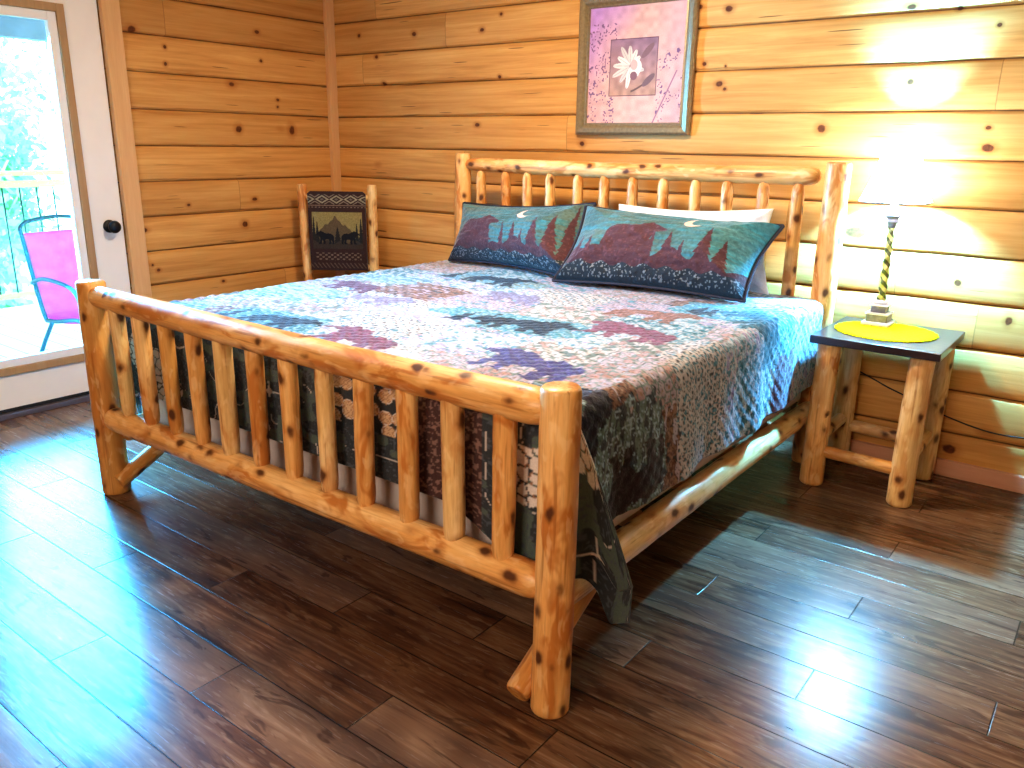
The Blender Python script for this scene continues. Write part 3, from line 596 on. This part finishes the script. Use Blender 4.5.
bm=NB(); lathe(bm,[(.013,.400),(.018,.404),(.016,.412),(.020,.420),(.027,.424),(.022,.430),(.024,.440),(.032,.447),(.032,.452),(.012,.453)],(LX,LY,LZ)); fin('candle_cup',bm,M['pewter'],lamp)
g=G('candle_sleeve'); M['sleeve']=g.set((.85,.82,.80),.5,Emission_Color=(.9,.93,1),Emission_Strength=.5)
bm=NB(); lathe(bm,[(.015,.452),(.015,.540),(.012,.545)],(LX,LY,LZ)); fin('socket_sleeve',bm,M['sleeve'],lamp)
# shade: bell with cut corners
g=G('lamp_shade_cloth'); n=g.noise(g.obj(),60,2)
tl=g.n('ShaderNodeBsdfTranslucent'); tl.inputs[0].default_value=(.95,.95,.95,1); em=g.n('ShaderNodeEmission'); em.inputs[0].default_value=(.74,.87,1,1); em.inputs[1].default_value=15.0
df=g.n('ShaderNodeBsdfDiffuse'); df.inputs[0].default_value=(.9,.9,.9,1); m1=g.n('ShaderNodeMixShader'); m1.inputs[0].default_value=.5; g.t.links.new(df.outputs[0],m1.inputs[1]);g.t.links.new(tl.outputs[0],m1.inputs[2])
ad=g.n('ShaderNodeAddShader'); g.t.links.new(m1.outputs[0],ad.inputs[0]); g.t.links.new(em.outputs[0],ad.inputs[1]); g.t.links.new(ad.outputs[0],g.out.inputs[0]); M['shade']=g.m
def cut_square(h,c):
    return [(h,-h+c),(h,h-c),(h-c,h),(-h+c,h),(-h,h-c),(-h,-h+c),(-h+c,-h),(h-c,-h)]
SB,ST=1.150,1.385
bm=NB(); rings=[]
for i in range(13):
    t=i/12; z=SB+(ST-SB)*t; h=.124-.062*(1-(1-t)**1.6)
    rings.append([bm.verts.new((LX+x,LY+y,z)) for x,y in cut_square(h,h*.42)])
for i in range(12):
    for k in range(8): bm.faces.new((rings[i][k],rings[i][(k+1)%8],rings[i+1][(k+1)%8],rings[i+1][k]))
sh=fin('lamp_shade',bm,M['shade'],lamp,smooth=False); s2=sh.modifiers.new('t','SOLIDIFY'); s2.thickness=.0015
M['shade_trim']=plain('shade_binding',(.06,.12,.20),.7,bump=0)
for z,h in ((SB,.1245),(ST,.0625)):
    bm=NB(); p=[Vector((LX+x,LY+y,z)) for x,y in cut_square(h,h*.42)]; tube(bm,p+[p[0],p[1]],.0030,6); fin('shade_binding',bm,M['shade_trim'],sh)
g=G('bulb_glow'); em=g.n('ShaderNodeEmission'); em.inputs[0].default_value=(.8,.9,1,1); em.inputs[1].default_value=20; tb_=g.n('ShaderNodeBsdfTransparent'); ab_=g.n('ShaderNodeAddShader'); g.t.links.new(em.outputs[0],ab_.inputs[0]); g.t.links.new(tb_.outputs[0],ab_.inputs[1]); g.t.links.new(ab_.outputs[0],g.out.inputs[0])
bm=NB(); lathe(bm,[(.008,.543),(.012,.556),(.024,.575),(.030,.597),(.024,.620),(.008,.632)],(LX,LY,LZ)); bulb=fin('bulb',bm,g.m,lamp); 
bm=NB(); 
tube(bm,[(LX,LY,LZ+.55),(LX-.05,LY,LZ+.58),(LX-.06,LY,LZ+.66),(LX-.02,LY,LZ+.72),(LX,LY,LZ+.722)],.0015,6); tube(bm,[(LX-.062,LY,ST-.006),(LX+.062,LY,ST-.006)],.0015,6); fin('harp',bm,M['silver'],lamp)
M['cord']=plain('black_cord',(.012,.010,.012),.6,bump=0)
def smooth_pts(P,n=10):
    P=[Vector(p) for p in P]; P=[P[0]]+P+[P[-1]]; out=[]
    for i in range(1,len(P)-2):
        for k in range(n):
            t=k/n; a,b,c,d=P[i-1:i+3]; out.append(.5*((2*b)+(c-a)*t+(2*a-5*b+4*c-d)*t*t+(3*b-a-3*c+d)*t**3))
    return out+[P[-2]]
bm=NB(); tube(bm,smooth_pts([(LX+.05,LY+.02,LZ+.006),(LX+.03,-.06,LZ+.010),(3.50,-.024,.655),(3.44,-.022,.58),(3.40,-.022,.44),(3.547,-.020,.362),(3.656,-.020,.323),(3.823,-.020,.267),(3.979,-.020,.234),(4.106,-.020,.233),(4.3,-.022,.26),(4.55,-.022,.29)]),.0032,8); c_=fin('cord',bm,M['cord'],lamp); c_['label']='thin black lamp cord trailing along the wall'
# ------------------------------------------------------------------ log chair in the corner
ch=thing('log_chair','small log chair with dark bear tapestry back, standing in the corner behind the bed','chair',(.40,-.36,0),math.radians(37.2))
def LL(name,p0,p1,r0,r1=None,seed=0,ends='cc',mat='log',**k):
    bm=NB(); log(bm,p0,p1,r0,r1,seed,ends,**k); return fin(name,bm,M[mat],ch,auto=50)
# local frame: x right (seen from camera), -y toward the room
LL('back_post',(-.210,.03,0),(-.224,.03,1.10),.031,.030,80,mat='log'); LL('back_post',(.206,.03,0),(.206,.03,1.10),.032,.029,81,mat='log_pale')
LL('front_leg',(-.205,-.38,0),(-.205,-.38,.44),.032,.030,82); LL('front_leg',(.205,-.38,0),(.205,-.38,.44),.032,.030,83)
for p0,p1,s in (((-.2,-.38,.22),(.2,-.38,.22),84),((-.2,.03,.22),(.2,.03,.22),85),((-.205,-.38,.28),(-.205,.03,.28),86),((.205,-.38,.28),(.205,.03,.28),87),((-.2,-.38,.40),(.2,-.38,.40),88),((-.2,.03,.595),(.2,.03,.595),89),((-.2,.03,1.02),(.2,.03,1.02),90),((-.205,-.38,.40),(-.205,.03,.40),94),((.205,-.38,.40),(.205,.03,.40),95)):
    LL('rung',p0,p1,.019,.019,s,'cc',mat='log_pale')
def tapestry(U,V):
    C=np.zeros(U.shape+(3,)); X=U*.34;Y=V*.45; n=vnoise(X,Y,300,5); C[:]=(.040,.018,.018)
    C[(np.abs(V-.825)<.006)|(np.abs(V-.80)<.004)&(np.sin(X*300)>0)]=(.22,.15,.11)
    d=(np.abs(((X-.17)/.085+.5)%1-.5)*2+np.abs(Y-.405)/.024); k=(V>.84)&(V<.96); C[k&(d<1)&(d>.62)]=(.28,.24,.17); C[k&(d<.3)]=(.15,.12,.10); C[k&(d>1.35)&(d<1.6)]=(.22,.17,.13)
    s=(V>.28)&(V<.74)&(U>.06)&(U<.94); C[s]=(.26,.20,.075)
    mt=.68-np.abs(U-.46)*.62+.012*np.sin(U*30)+.008*np.sin(U*71); C[s&(V<mt)]=(.11,.075,.04)
    for tx,w,h in ((.03,.03,.16),(.05,.035,.13),(.17,.055,.10),(.31,.035,.15),(.285,.03,.12)): C[s&pine(X,Y,tx,.15,w,h)]=(.02,.018,.018)
    C[s&(V<.37+.02*np.sin(U*25))]=(.045,.032,.025)
    C[s&(bear(X,Y,.095,.19,.11,.11,0,-1)|bear(X,Y,.245,.19,.11,.11))]=(.008,.009,.015)
    b=(V>.13)&(V<.23)&(U>.1)&(U<.9); C[b&(np.sin(X*180)*np.sin(Y*260)>.2)]=(.16,.11,.08); b=(V>.03)&(V<.10); C[b&(np.sin(X*260+Y*200)>.5)]=(.11,.07,.055)
    C*=(.75+.5*n[...,None]); return C
u=np.linspace(0,1,170);v=np.linspace(0,1,220);U,V=np.meshgrid(u,v,indexing='ij'); P=np.stack([-.175+.35*U,.0+.012*np.sin(PI*U)*0-.012*np.sin(PI*V)-.008,.585+.475*V],-1)
# rounded upper corners
P[...,2]-=np.clip(np.abs(U-.5)*2-.9,0,1)*1.6*.1*np.clip((V-.9)*10,0,1)
o=link('backrest',grid_mesh('backrest',P,tapestry(U,V)),M['weave'],ch); m_=o.modifiers.new('t','SOLIDIFY'); m_.thickness=.03; m_.offset=-1; o['label']='woven tapestry back with two bears and a mountain'
u=np.linspace(0,1,60);U,V=np.meshgrid(u,u,indexing='ij'); P=np.stack([-.19+.38*U,-.40+.42*V,.425+.035*(np.sin(PI*U)*np.sin(PI*V))**.4],-1); C=np.zeros(U.shape+(3,))+np.array((.05,.024,.022)); C[(np.sin(U*60)*np.sin(V*60)>.4)]=(.2,.14,.1)
o=link('seat',grid_mesh('seat',P,C),M['weave'],ch); m_=o.modifiers.new('t','SOLIDIFY'); m_.thickness=.04
# ------------------------------------------------------------------ picture
pic=thing('picture_frame','lavender and peach flower print in a bronze frame, on the wall above the bed','picture',(2.225,-.015,1.405))
PX0,PX1,PZ0,PZ1=1.906,2.546,1.405,2.062
def pic_frame():
    g=G('antique_bronze'); v=g.obj(); a=g.noise(v,70,4); b=g.noise(v,9,2); c=g.mix(a,(.16,.105,.055),(.42,.30,.16)); c=g.mix(g.ma('MULTIPLY',b,.4),c,(.17,.16,.12)); g.bump(a,.25,.003); return g.set(c,.33,.35)
bm=NB(); prof=[(0,0.002),(0,.026),(.012,.034),(.034,.030),(.046,.018),(.054,.020),(.058,.012),(.058,.002)]   # (inward, out from wall)
cs=[(PX0,PZ0,1,1),(PX1,PZ0,-1,1),(PX1,PZ1,-1,-1),(PX0,PZ1,1,-1)]
rg=[[bm.verts.new((x+sx*i,-.010-d,z+sz*i)) for i,d in prof] for x,z,sx,sz in cs]
for a in range(4):
    A=rg[a];B=rg[(a+1)%4]; n=len(prof)
    for i in range(n): bm.faces.new((A[i],A[(i+1)%n],B[(i+1)%n],B[i]))
fr_=fin('frame',bm,pic_frame(),pic,smooth=False)
def art(U,V):
    w,h=.528,.545; X=U*w;Y=V*h; C=np.zeros(U.shape+(3,)); n=vnoise(X,Y,40,3); n2=vnoise(X,Y,140,4); g=vnoise(X,Y,5,6)
    pur=np.array((.52,.28,.60));pea=np.array((.70,.40,.34));pnk=np.array((.62,.36,.44))
    k=np.clip((.42-U)*1.3+(V-.50)*1.0+(g-.5)*.8,0,1)[...,None]; C[:]=pea*(1-k)+pur*k; k2=np.clip((.35-V)*1.5,0,1)[...,None]; C[:]=C*(1-k2*.5)+pea*1.05*k2*.5
    k3=np.clip((U-.72)*3,0,1)[...,None]*.5; C[:]=C*(1-k3)+pnk*k3; C*=(.86+.28*n[...,None])
    sp=(n2>.70)&(((U<.30)&(V<.86))|((U>.74)&(V<.62)))&(vnoise(X,Y,22,9)>.42); C[sp]=(.20,.10,.20)
    st=np.abs(X-(.50-.22*(.25-Y)*2.2)-.0)<.004; C[st&(Y<.24)&(X>.36)]=(.34,.17,.24)
    ix0,ix1,iy0,iy1=.124,.390,.128,.395; m=(X>ix0)&(X<ix1)&(Y>iy0)&(Y<iy1)
    ins=np.zeros_like(C)+np.array((.30,.17,.23)); t=np.clip((Y-iy0)/(iy1-iy0),0,1)[...,None]; ins=ins*t+np.array((.50,.28,.20))*(1-t); ins*=(.75+.5*n[...,None]); C[m]=ins[m]
    e=m&((X<ix0+.0045)|(X>ix1-.0045)|(Y<iy0+.0045)|(Y>iy1-.0045)); C[e]=(.10,.045,.08)
    stem=m&(np.abs(Y-(.15+.9*np.maximum(X-.25,0)**1.25))<.005)&(X>.25)&(X<.36); C[stem]=(.16,.09,.08)
    leaf=m&(np.hypot((X-.345)*.75+(Y-.20)*.65,((Y-.20)*.75-(X-.345)*.65)*2.8)<.042); C[leaf]=(.20,.12,.13)
    leaf=m&(np.hypot((X-.335)*.7+(Y-.335)*.7,((Y-.335)*.7-(X-.335)*.7)*3.0)<.045); C[leaf]=(.24,.13,.14)
    fx,fy=.243,.268
    for i in range(13):
        a=2*PI*i/13+.2; L_=.058+.022*((i*7)%5)/4+(.016 if 1.4<a<4.8 else -.012); cxp,cyp=fx+math.cos(a)*L_*.62,fy+math.sin(a)*L_*.62
        du=(X-cxp)*math.cos(a)+(Y-cyp)*math.sin(a);dv=-(X-cxp)*math.sin(a)+(Y-cyp)*math.cos(a)
        p=m&((du/(L_*.55))**2+(dv/.0125)**2<1); sh=(.70+.25*((i*3)%4)/3); C[p]=np.array((.86,.76,.66))*sh; C[p&(np.abs(dv)<.0015)]=(.50,.36,.33)
    p=m&(np.hypot((X-.275)/.030,(Y-.262)/.036)<1); C[p]=(.84,.70,.64); p=m&(np.hypot((X-.262)/.02,(Y-.272)/.024)<1); C[p]=(.62,.40,.36)
    p=m&(np.hypot((X-.262)/.020,(Y-.222)/.020)<1); C[p]=(.25,.12,.14)
    return C
u=np.linspace(0,1,300);U,V=np.meshgrid(u,u,indexing='ij'); P=np.stack([PX0+.056+(PX1-PX0-.112)*U,np.full(U.shape,-.020),PZ0+.056+(PZ1-PZ0-.112)*V],-1)
link('art_print',grid_mesh('art_print',P,art(U,V)),M['print'],pic)
bm=NB(); box(bm,(PX0+.01,-.0185,PZ0+.01),(PX1-.01,-.0095,PZ1-.01)); fin('backing',bm,plain('backing_card',(.25,.18,.12),.8,bump=0),pic,smooth=False)
# ------------------------------------------------------------------ outside the door
DKZ=-.12
def deck_mat():
    g=G('daylight_whitened_deck'); v=g.obj(); X=g.xyz(v); f=g.ma('FRACT',g.ma('DIVIDE',X[1],.14)); e=g.sstep(g.ma('MINIMUM',f,g.ma('SUBTRACT',1,f)),.01,.03); n=g.noise(g.vmul(v,(3,30,3)),1.0,4)  # boards coloured near white in place of daylight the porch roof keeps off
    return g.set(g.mix(e,(.1,.1,.1),g.mix(n,(.75,.77,.80),(.9,.9,.9))),.6)
bm=NB(); box(bm,(-3.6,-6.0,DKZ-.06),(-.145,3.2,DKZ)); dk=fin('deck',bm,deck_mat(),smooth=False); struct(dk)
g=G('sunlit_ground'); n=g.noise(g.obj(),1.2,5); M['ground']=g.set(g.mix(n,(.35,.55,.40),(.75,.85,.75)),.9)
bm=NB(); box(bm,(-40,-30,-3.2),(-3.7,30,-3.0)); gd=fin('ground',bm,M['ground'],smooth=False); struct(gd)
# porch roof edge seen at the top of the glass
M['porch']=plain('grey_porch_beam',(.16,.20,.25),.7,nz=.2,scale=6,bump=0)
bm=NB(); box(bm,(-3.75,-6,2.62),(-.15,3.2,2.70)); 
for i in range(12): box(bm,(-3.7,-5.6+i*.75,2.50),(-.2,-5.55+i*.75,2.62))
box(bm,(-3.55,-6,2.15),(-3.42,3.2,2.62)); pr_=fin('porch_roof',bm,M['porch'],smooth=False); struct(pr_)
rl=thing('deck_railing','pale wooden deck railing with thin dark balusters beyond the glass door','railing',(-3.45,-1,DKZ))
M['railwood']=strip_wood('sunlit_rail_wood','y',(.62,.42,.16),(.82,.62,.30)); M['iron']=plain('dark_metal',(.03,.10,.12),.5,.5,bump=0)
for z0,z1 in ((1.03,1.07),(.93,.99)):
    bm=NB(); box(bm,(-3.52,-6,z0) if z0>1 else (-3.47,-6,z0),(-3.38,3.2,z1) if z0>1 else (-3.43,3.2,z1),.005); fin('rail',bm,M['railwood'],rl,smooth=False)
bm=NB(); box(bm,(-3.47,-6,-.02),(-3.43,3.2,.03)); fin('rail',bm,M['railwood'],rl,smooth=False)
for y in (-3.2,-1.2,.4,2.4):
    bm=NB(); box(bm,(-3.5,y-.045,DKZ),(-3.4,y+.045,1.03),.004); fin('post',bm,M['railwood'],rl,smooth=False)
for i in range(22):
    y=-2.0+i*.14; bm=NB(); tube(bm,[(-3.45,y,.02),(-3.45,y,.94)],.007,8); fin('baluster',bm,M['iron'],rl)
def sling_chair(name,label,loc,rz,mat):
    t=thing(name,label,'patio chair',loc,rz,'patio chairs on the deck')
    w=.25; 
    # back stands at y=0 leaning to +y ; seat runs to -y
    for s in (-1,1):
        bm=NB(); tube(bm,smooth_pts([(s*w,-.50,.0),(s*w,-.46,.22),(s*w,-.42,.40),(s*w,-.10,.37),(s*w,-.01,.42),(s*w,.10,.86),(s*w*.96,.13,.93),(s*w*.75,.145,.965)]),.0125,10); fin('side_frame',bm,M['iron'],t)
        bm=NB(); tube(bm,smooth_pts([(s*w,.18,.0),(s*w,.04,.20),(s*w,-.10,.37)]),.0125,10); fin('rear_leg',bm,M['iron'],t)
        bm=NB(); tube(bm,smooth_pts([(s*(w+.02),.03,.60),(s*(w+.03),-.12,.64),(s*(w+.03),-.36,.62),(s*(w+.02),-.44,.56),(s*w,-.45,.42)]),.012,10); fin('arm',bm,M['iron'],t)
    bm=NB(); tube(bm,smooth_pts([(-w*.75,.145,.965),(0,.15,.985),(w*.75,.145,.965)]),.0125,10); fin('top_bar',bm,M['iron'],t)
    for y,z in ((-.44,.12),(.12,.08)): bm=NB(); tube(bm,[(-w,y,z),(w,y,z)],.010,8); fin('cross_bar',bm,M['iron'],t)
    P=np.zeros((30,40,3)); us=np.linspace(-w*.97,w*.97,30); path=smooth_pts([(0,.105,.90),(0,.05,.66),(0,-.01,.43),(0,-.05,.385),(0,-.12,.37),(0,-.28,.375),(0,-.43,.40)],7)
    idx=np.linspace(0,len(path)-1,40).astype(int)
    for i,x in enumerate(us):
        for j,k in enumerate(idx): P[i,j]=(x,path[k].y,path[k].z-.02*(1-(x/w)**2)*math.sin(PI*j/39))
    o=link('sling',grid_mesh('sling',P),mat,t); m=o.modifiers.new('t','SOLIDIFY'); m.thickness=.004
    return t
g=G('magenta_sling'); n=g.noise(g.obj(),14,3); M['sling']=g.set(g.mix(n,(.90,.03,.35),(.95,.14,.50)),.6,Emission_Color=(.9,.05,.35),Emission_Strength=.0)
sling_chair('patio_chair','magenta sling patio chair with dark metal frame, its back to the glass door',(-1.08,-1.30,DKZ),math.radians(96),M['sling'])
M['sling2']=plain('grey_blue_sling',(.35,.50,.58),.6,bump=0)
sling_chair('patio_chair','pale grey blue sling patio chair on the deck left of the magenta one',(-1.05,-2.95,DKZ),math.radians(150),M['sling2'])
tb=thing('patio_table','round dark rimmed patio table on the deck beyond the glass door','table',(-1.85,-1.95,DKZ))
bm=NB(); tc=(-1.85,-1.95); lathe(bm,[(.50,.70),(.52,.705),(.52,.735),(.50,.74),(.02,.742)],(tc[0],tc[1],DKZ),48); fin('table_top',bm,plain('tinted_table_top',(.22,.38,.42),.2,bump=0),tb)
for k in range(4):
    a=PI/4+k*PI/2; bm=NB(); tube(bm,smooth_pts([(tc[0]+.42*math.cos(a),tc[1]+.42*math.sin(a),DKZ+.0),(tc[0]+.30*math.cos(a),tc[1]+.30*math.sin(a),DKZ+.35),(tc[0]+.38*math.cos(a),tc[1]+.38*math.sin(a),DKZ+.705)]),.014,10); fin('leg',bm,M['iron'],tb)
# trees
def leaf_mat(name,a,b):
    g=G(name); r=g.n('ShaderNodeNewGeometry').outputs['Random Per Island']; n=g.noise(g.obj(),1.3,2); c=g.mix(g.ma('MULTIPLY',g.ma('ADD',r,n),.5),a,b)
    df=g.n('ShaderNodeBsdfDiffuse'); tl=g.n('ShaderNodeBsdfTranslucent'); g.t.links.new(c,df.inputs[0]); g.t.links.new(c,tl.inputs[0]); mx=g.n('ShaderNodeMixShader'); mx.inputs[0].default_value=.45; g.t.links.new(df.outputs[0],mx.inputs[1]); g.t.links.new(tl.outputs[0],mx.inputs[2]); g.t.links.new(mx.outputs[0],g.out.inputs[0]); return g.m
LM=[leaf_mat('bright_leaves',(.10,.50,.42),(.60,.90,.85)),leaf_mat('green_leaves',(.12,.55,.25),(.55,.88,.62))]  # pale cyan tones paint the overexposed outdoor light into the leaves
M['bark']=plain('pale_bark',(.35,.38,.38),.9,nz=.2,scale=12,bump=.4)
def tree(x,y,h,r,seed,label,k):
    t=thing('tree',label,'tree',(x,y,-3.0),0,'trees beyond the deck'); rd=random.Random(seed)
    bm=NB(); tube(bm,[(x,y,-3),(x+.1,y+.05,-3+h*.4),(x-.05,y,-3+h*.85)],[.16,.12,.04],10)
    for i in range(7):
        a=rd.uniform(0,6.28);z=-3+h*rd.uniform(.35,.75); tube(bm,[(x,y,z),(x+math.cos(a)*r*.4,y+math.sin(a)*r*.4,z+.4),(x+math.cos(a)*r*.8,y+math.sin(a)*r*.8,z+.9)],[.05,.03,.012],6)
    fin('trunk',bm,M['bark'],t)
    N=2600; R=np.random.RandomState(seed); cl=R.normal(size=(26,3)); cl/=np.linalg.norm(cl,axis=1)[:,None]; cl*=np.array((r,r,h*.36))*(R.rand(26,1)**.35)*.85
    c=cl[R.randint(0,26,N)]+R.normal(size=(N,3))*r*.20; c+=np.array((x,y,-3+h*.62)); a=R.normal(size=(N,3));a/=np.linalg.norm(a,axis=1)[:,None]; b=np.cross(a,R.normal(size=(N,3)));b/=np.linalg.norm(b,axis=1)[:,None]; s=R.uniform(.06,.12,(N,1))
    V=np.stack([c-a*s,c+b*s*.5,c+a*s,c-b*s*.5],1).reshape(-1,3); me=bpy.data.meshes.new('foliage'); me.from_pydata(V.tolist(),[],np.arange(4*N).reshape(-1,4).tolist()); link('foliage',me,LM[k],t,smooth=False)
spots=[(-6.4,-.1,4.6,.75,1),(-6.7,2.3,5.0,.75,0),(-9.3,1.15,6.2,.95,1),(-12.6,1.6,7.6,1.1,0),(-12.8,5.2,8.0,1.1,1),(-16.8,4.4,9.4,1.5,0)]
labs=['small leafy tree just past the deck railing, low in the glass','slim tree close behind the railing, right in the glass','full green tree in the second row past the railing','tall bluish tree in the third row of the woods','tall tree far behind at the right edge of the glass','tallest tree at the far back of the woods']
for (x,y,h,r,k),lb in zip(spots,labs): tree(x,y,h,r,int(abs(x*10)+abs(y*7)),lb,k)
# ------------------------------------------------------------------ light
def area(name,loc,target,sx,sy,power,col,spread=None):
    l=bpy.data.lights.new(name,'AREA'); l.shape='RECTANGLE'; l.size=sx;l.size_y=sy;l.energy=power;l.color=col
    if spread: l.spread=spread
    o=bpy.data.objects.new(name,l); COL.objects.link(o); o.location=loc; o.rotation_euler=(Vector(target)-Vector(loc)).to_track_quat('-Z','Y').to_euler(); return o
area('ceiling_fixture',(2.35,-1.55,2.45),(2.35,-1.55,0),.30,.30,72,(1,.80,.56))
area('warm_fill_behind_camera',(3.6,-5.3,2.3),(2.2,-1.2,.6),1.3,1.0,82,(1,.84,.64))  # warm fill added behind the camera to light the footboard front
area('daylight_at_door',(-.35,-2.03,1.15),(1.9,-2.0,0),.9,1.5,620,(.04,.46,1.0))
pl=bpy.data.lights.new('bulb_light','POINT'); pl.energy=380; pl.color=(.09,.54,1.0); pl.shadow_soft_size=.03
o=bpy.data.objects.new('bulb_light',pl); COL.objects.link(o); o.location=(LX,LY,1.247)
sn=bpy.data.lights.new('sun','SUN'); sn.energy=3.0; sn.angle=.02; sn.color=(1,.97,.9); o=bpy.data.objects.new('sun',sn); COL.objects.link(o); o.rotation_euler=Vector((-.55,.55,-1)).to_track_quat('-Z','Y').to_euler()
w=bpy.data.worlds.new('sky'); SC.world=w; w.use_nodes=True; nt=w.node_tree; bg=nt.nodes['Background']; tc=nt.nodes.new('ShaderNodeTexCoord'); sp=nt.nodes.new('ShaderNodeSeparateXYZ'); rp=nt.nodes.new('ShaderNodeValToRGB')
nt.links.new(tc.outputs['Generated'],sp.inputs[0]); nt.links.new(sp.outputs[2],rp.inputs[0]); nt.links.new(rp.outputs[0],bg.inputs[0])
rp.color_ramp.elements[0].color=(.58,.93,1,1); rp.color_ramp.elements[1].color=(.30,.70,1,1); bg.inputs[1].default_value=8.5
# ------------------------------------------------------------------ camera
cam=bpy.data.cameras.new('camera'); co=bpy.data.objects.new('camera',cam); COL.objects.link(co); SC.camera=co
yaw,pitch,roll,f=.6481,.2869,.0148,813.49
F=Vector((-math.sin(yaw)*math.cos(pitch),math.cos(yaw)*math.cos(pitch),-math.sin(pitch))); R_=Vector((math.cos(yaw),math.sin(yaw),0)); U_=R_.cross(F)
R2=R_*math.cos(roll)+U_*math.sin(roll); U2=-R_*math.sin(roll)+U_*math.cos(roll)
co.matrix_world=Matrix(((R2.x,U2.x,-F.x,4.3421),(R2.y,U2.y,-F.y,-3.7691),(R2.z,U2.z,-F.z,1.3532),(0,0,0,1)))
cam.sensor_width=36; cam.lens=f/1024*36; cam.clip_start=.05
SC.view_settings.view_transform='Standard'; SC.view_settings.look='Medium High Contrast'; SC.view_settings.exposure=0; SC.view_settings.gamma=1
SC.cycles.max_bounces=8; SC.cycles.transparent_max_bounces=16; SC.cycles.sample_clamp_indirect=6
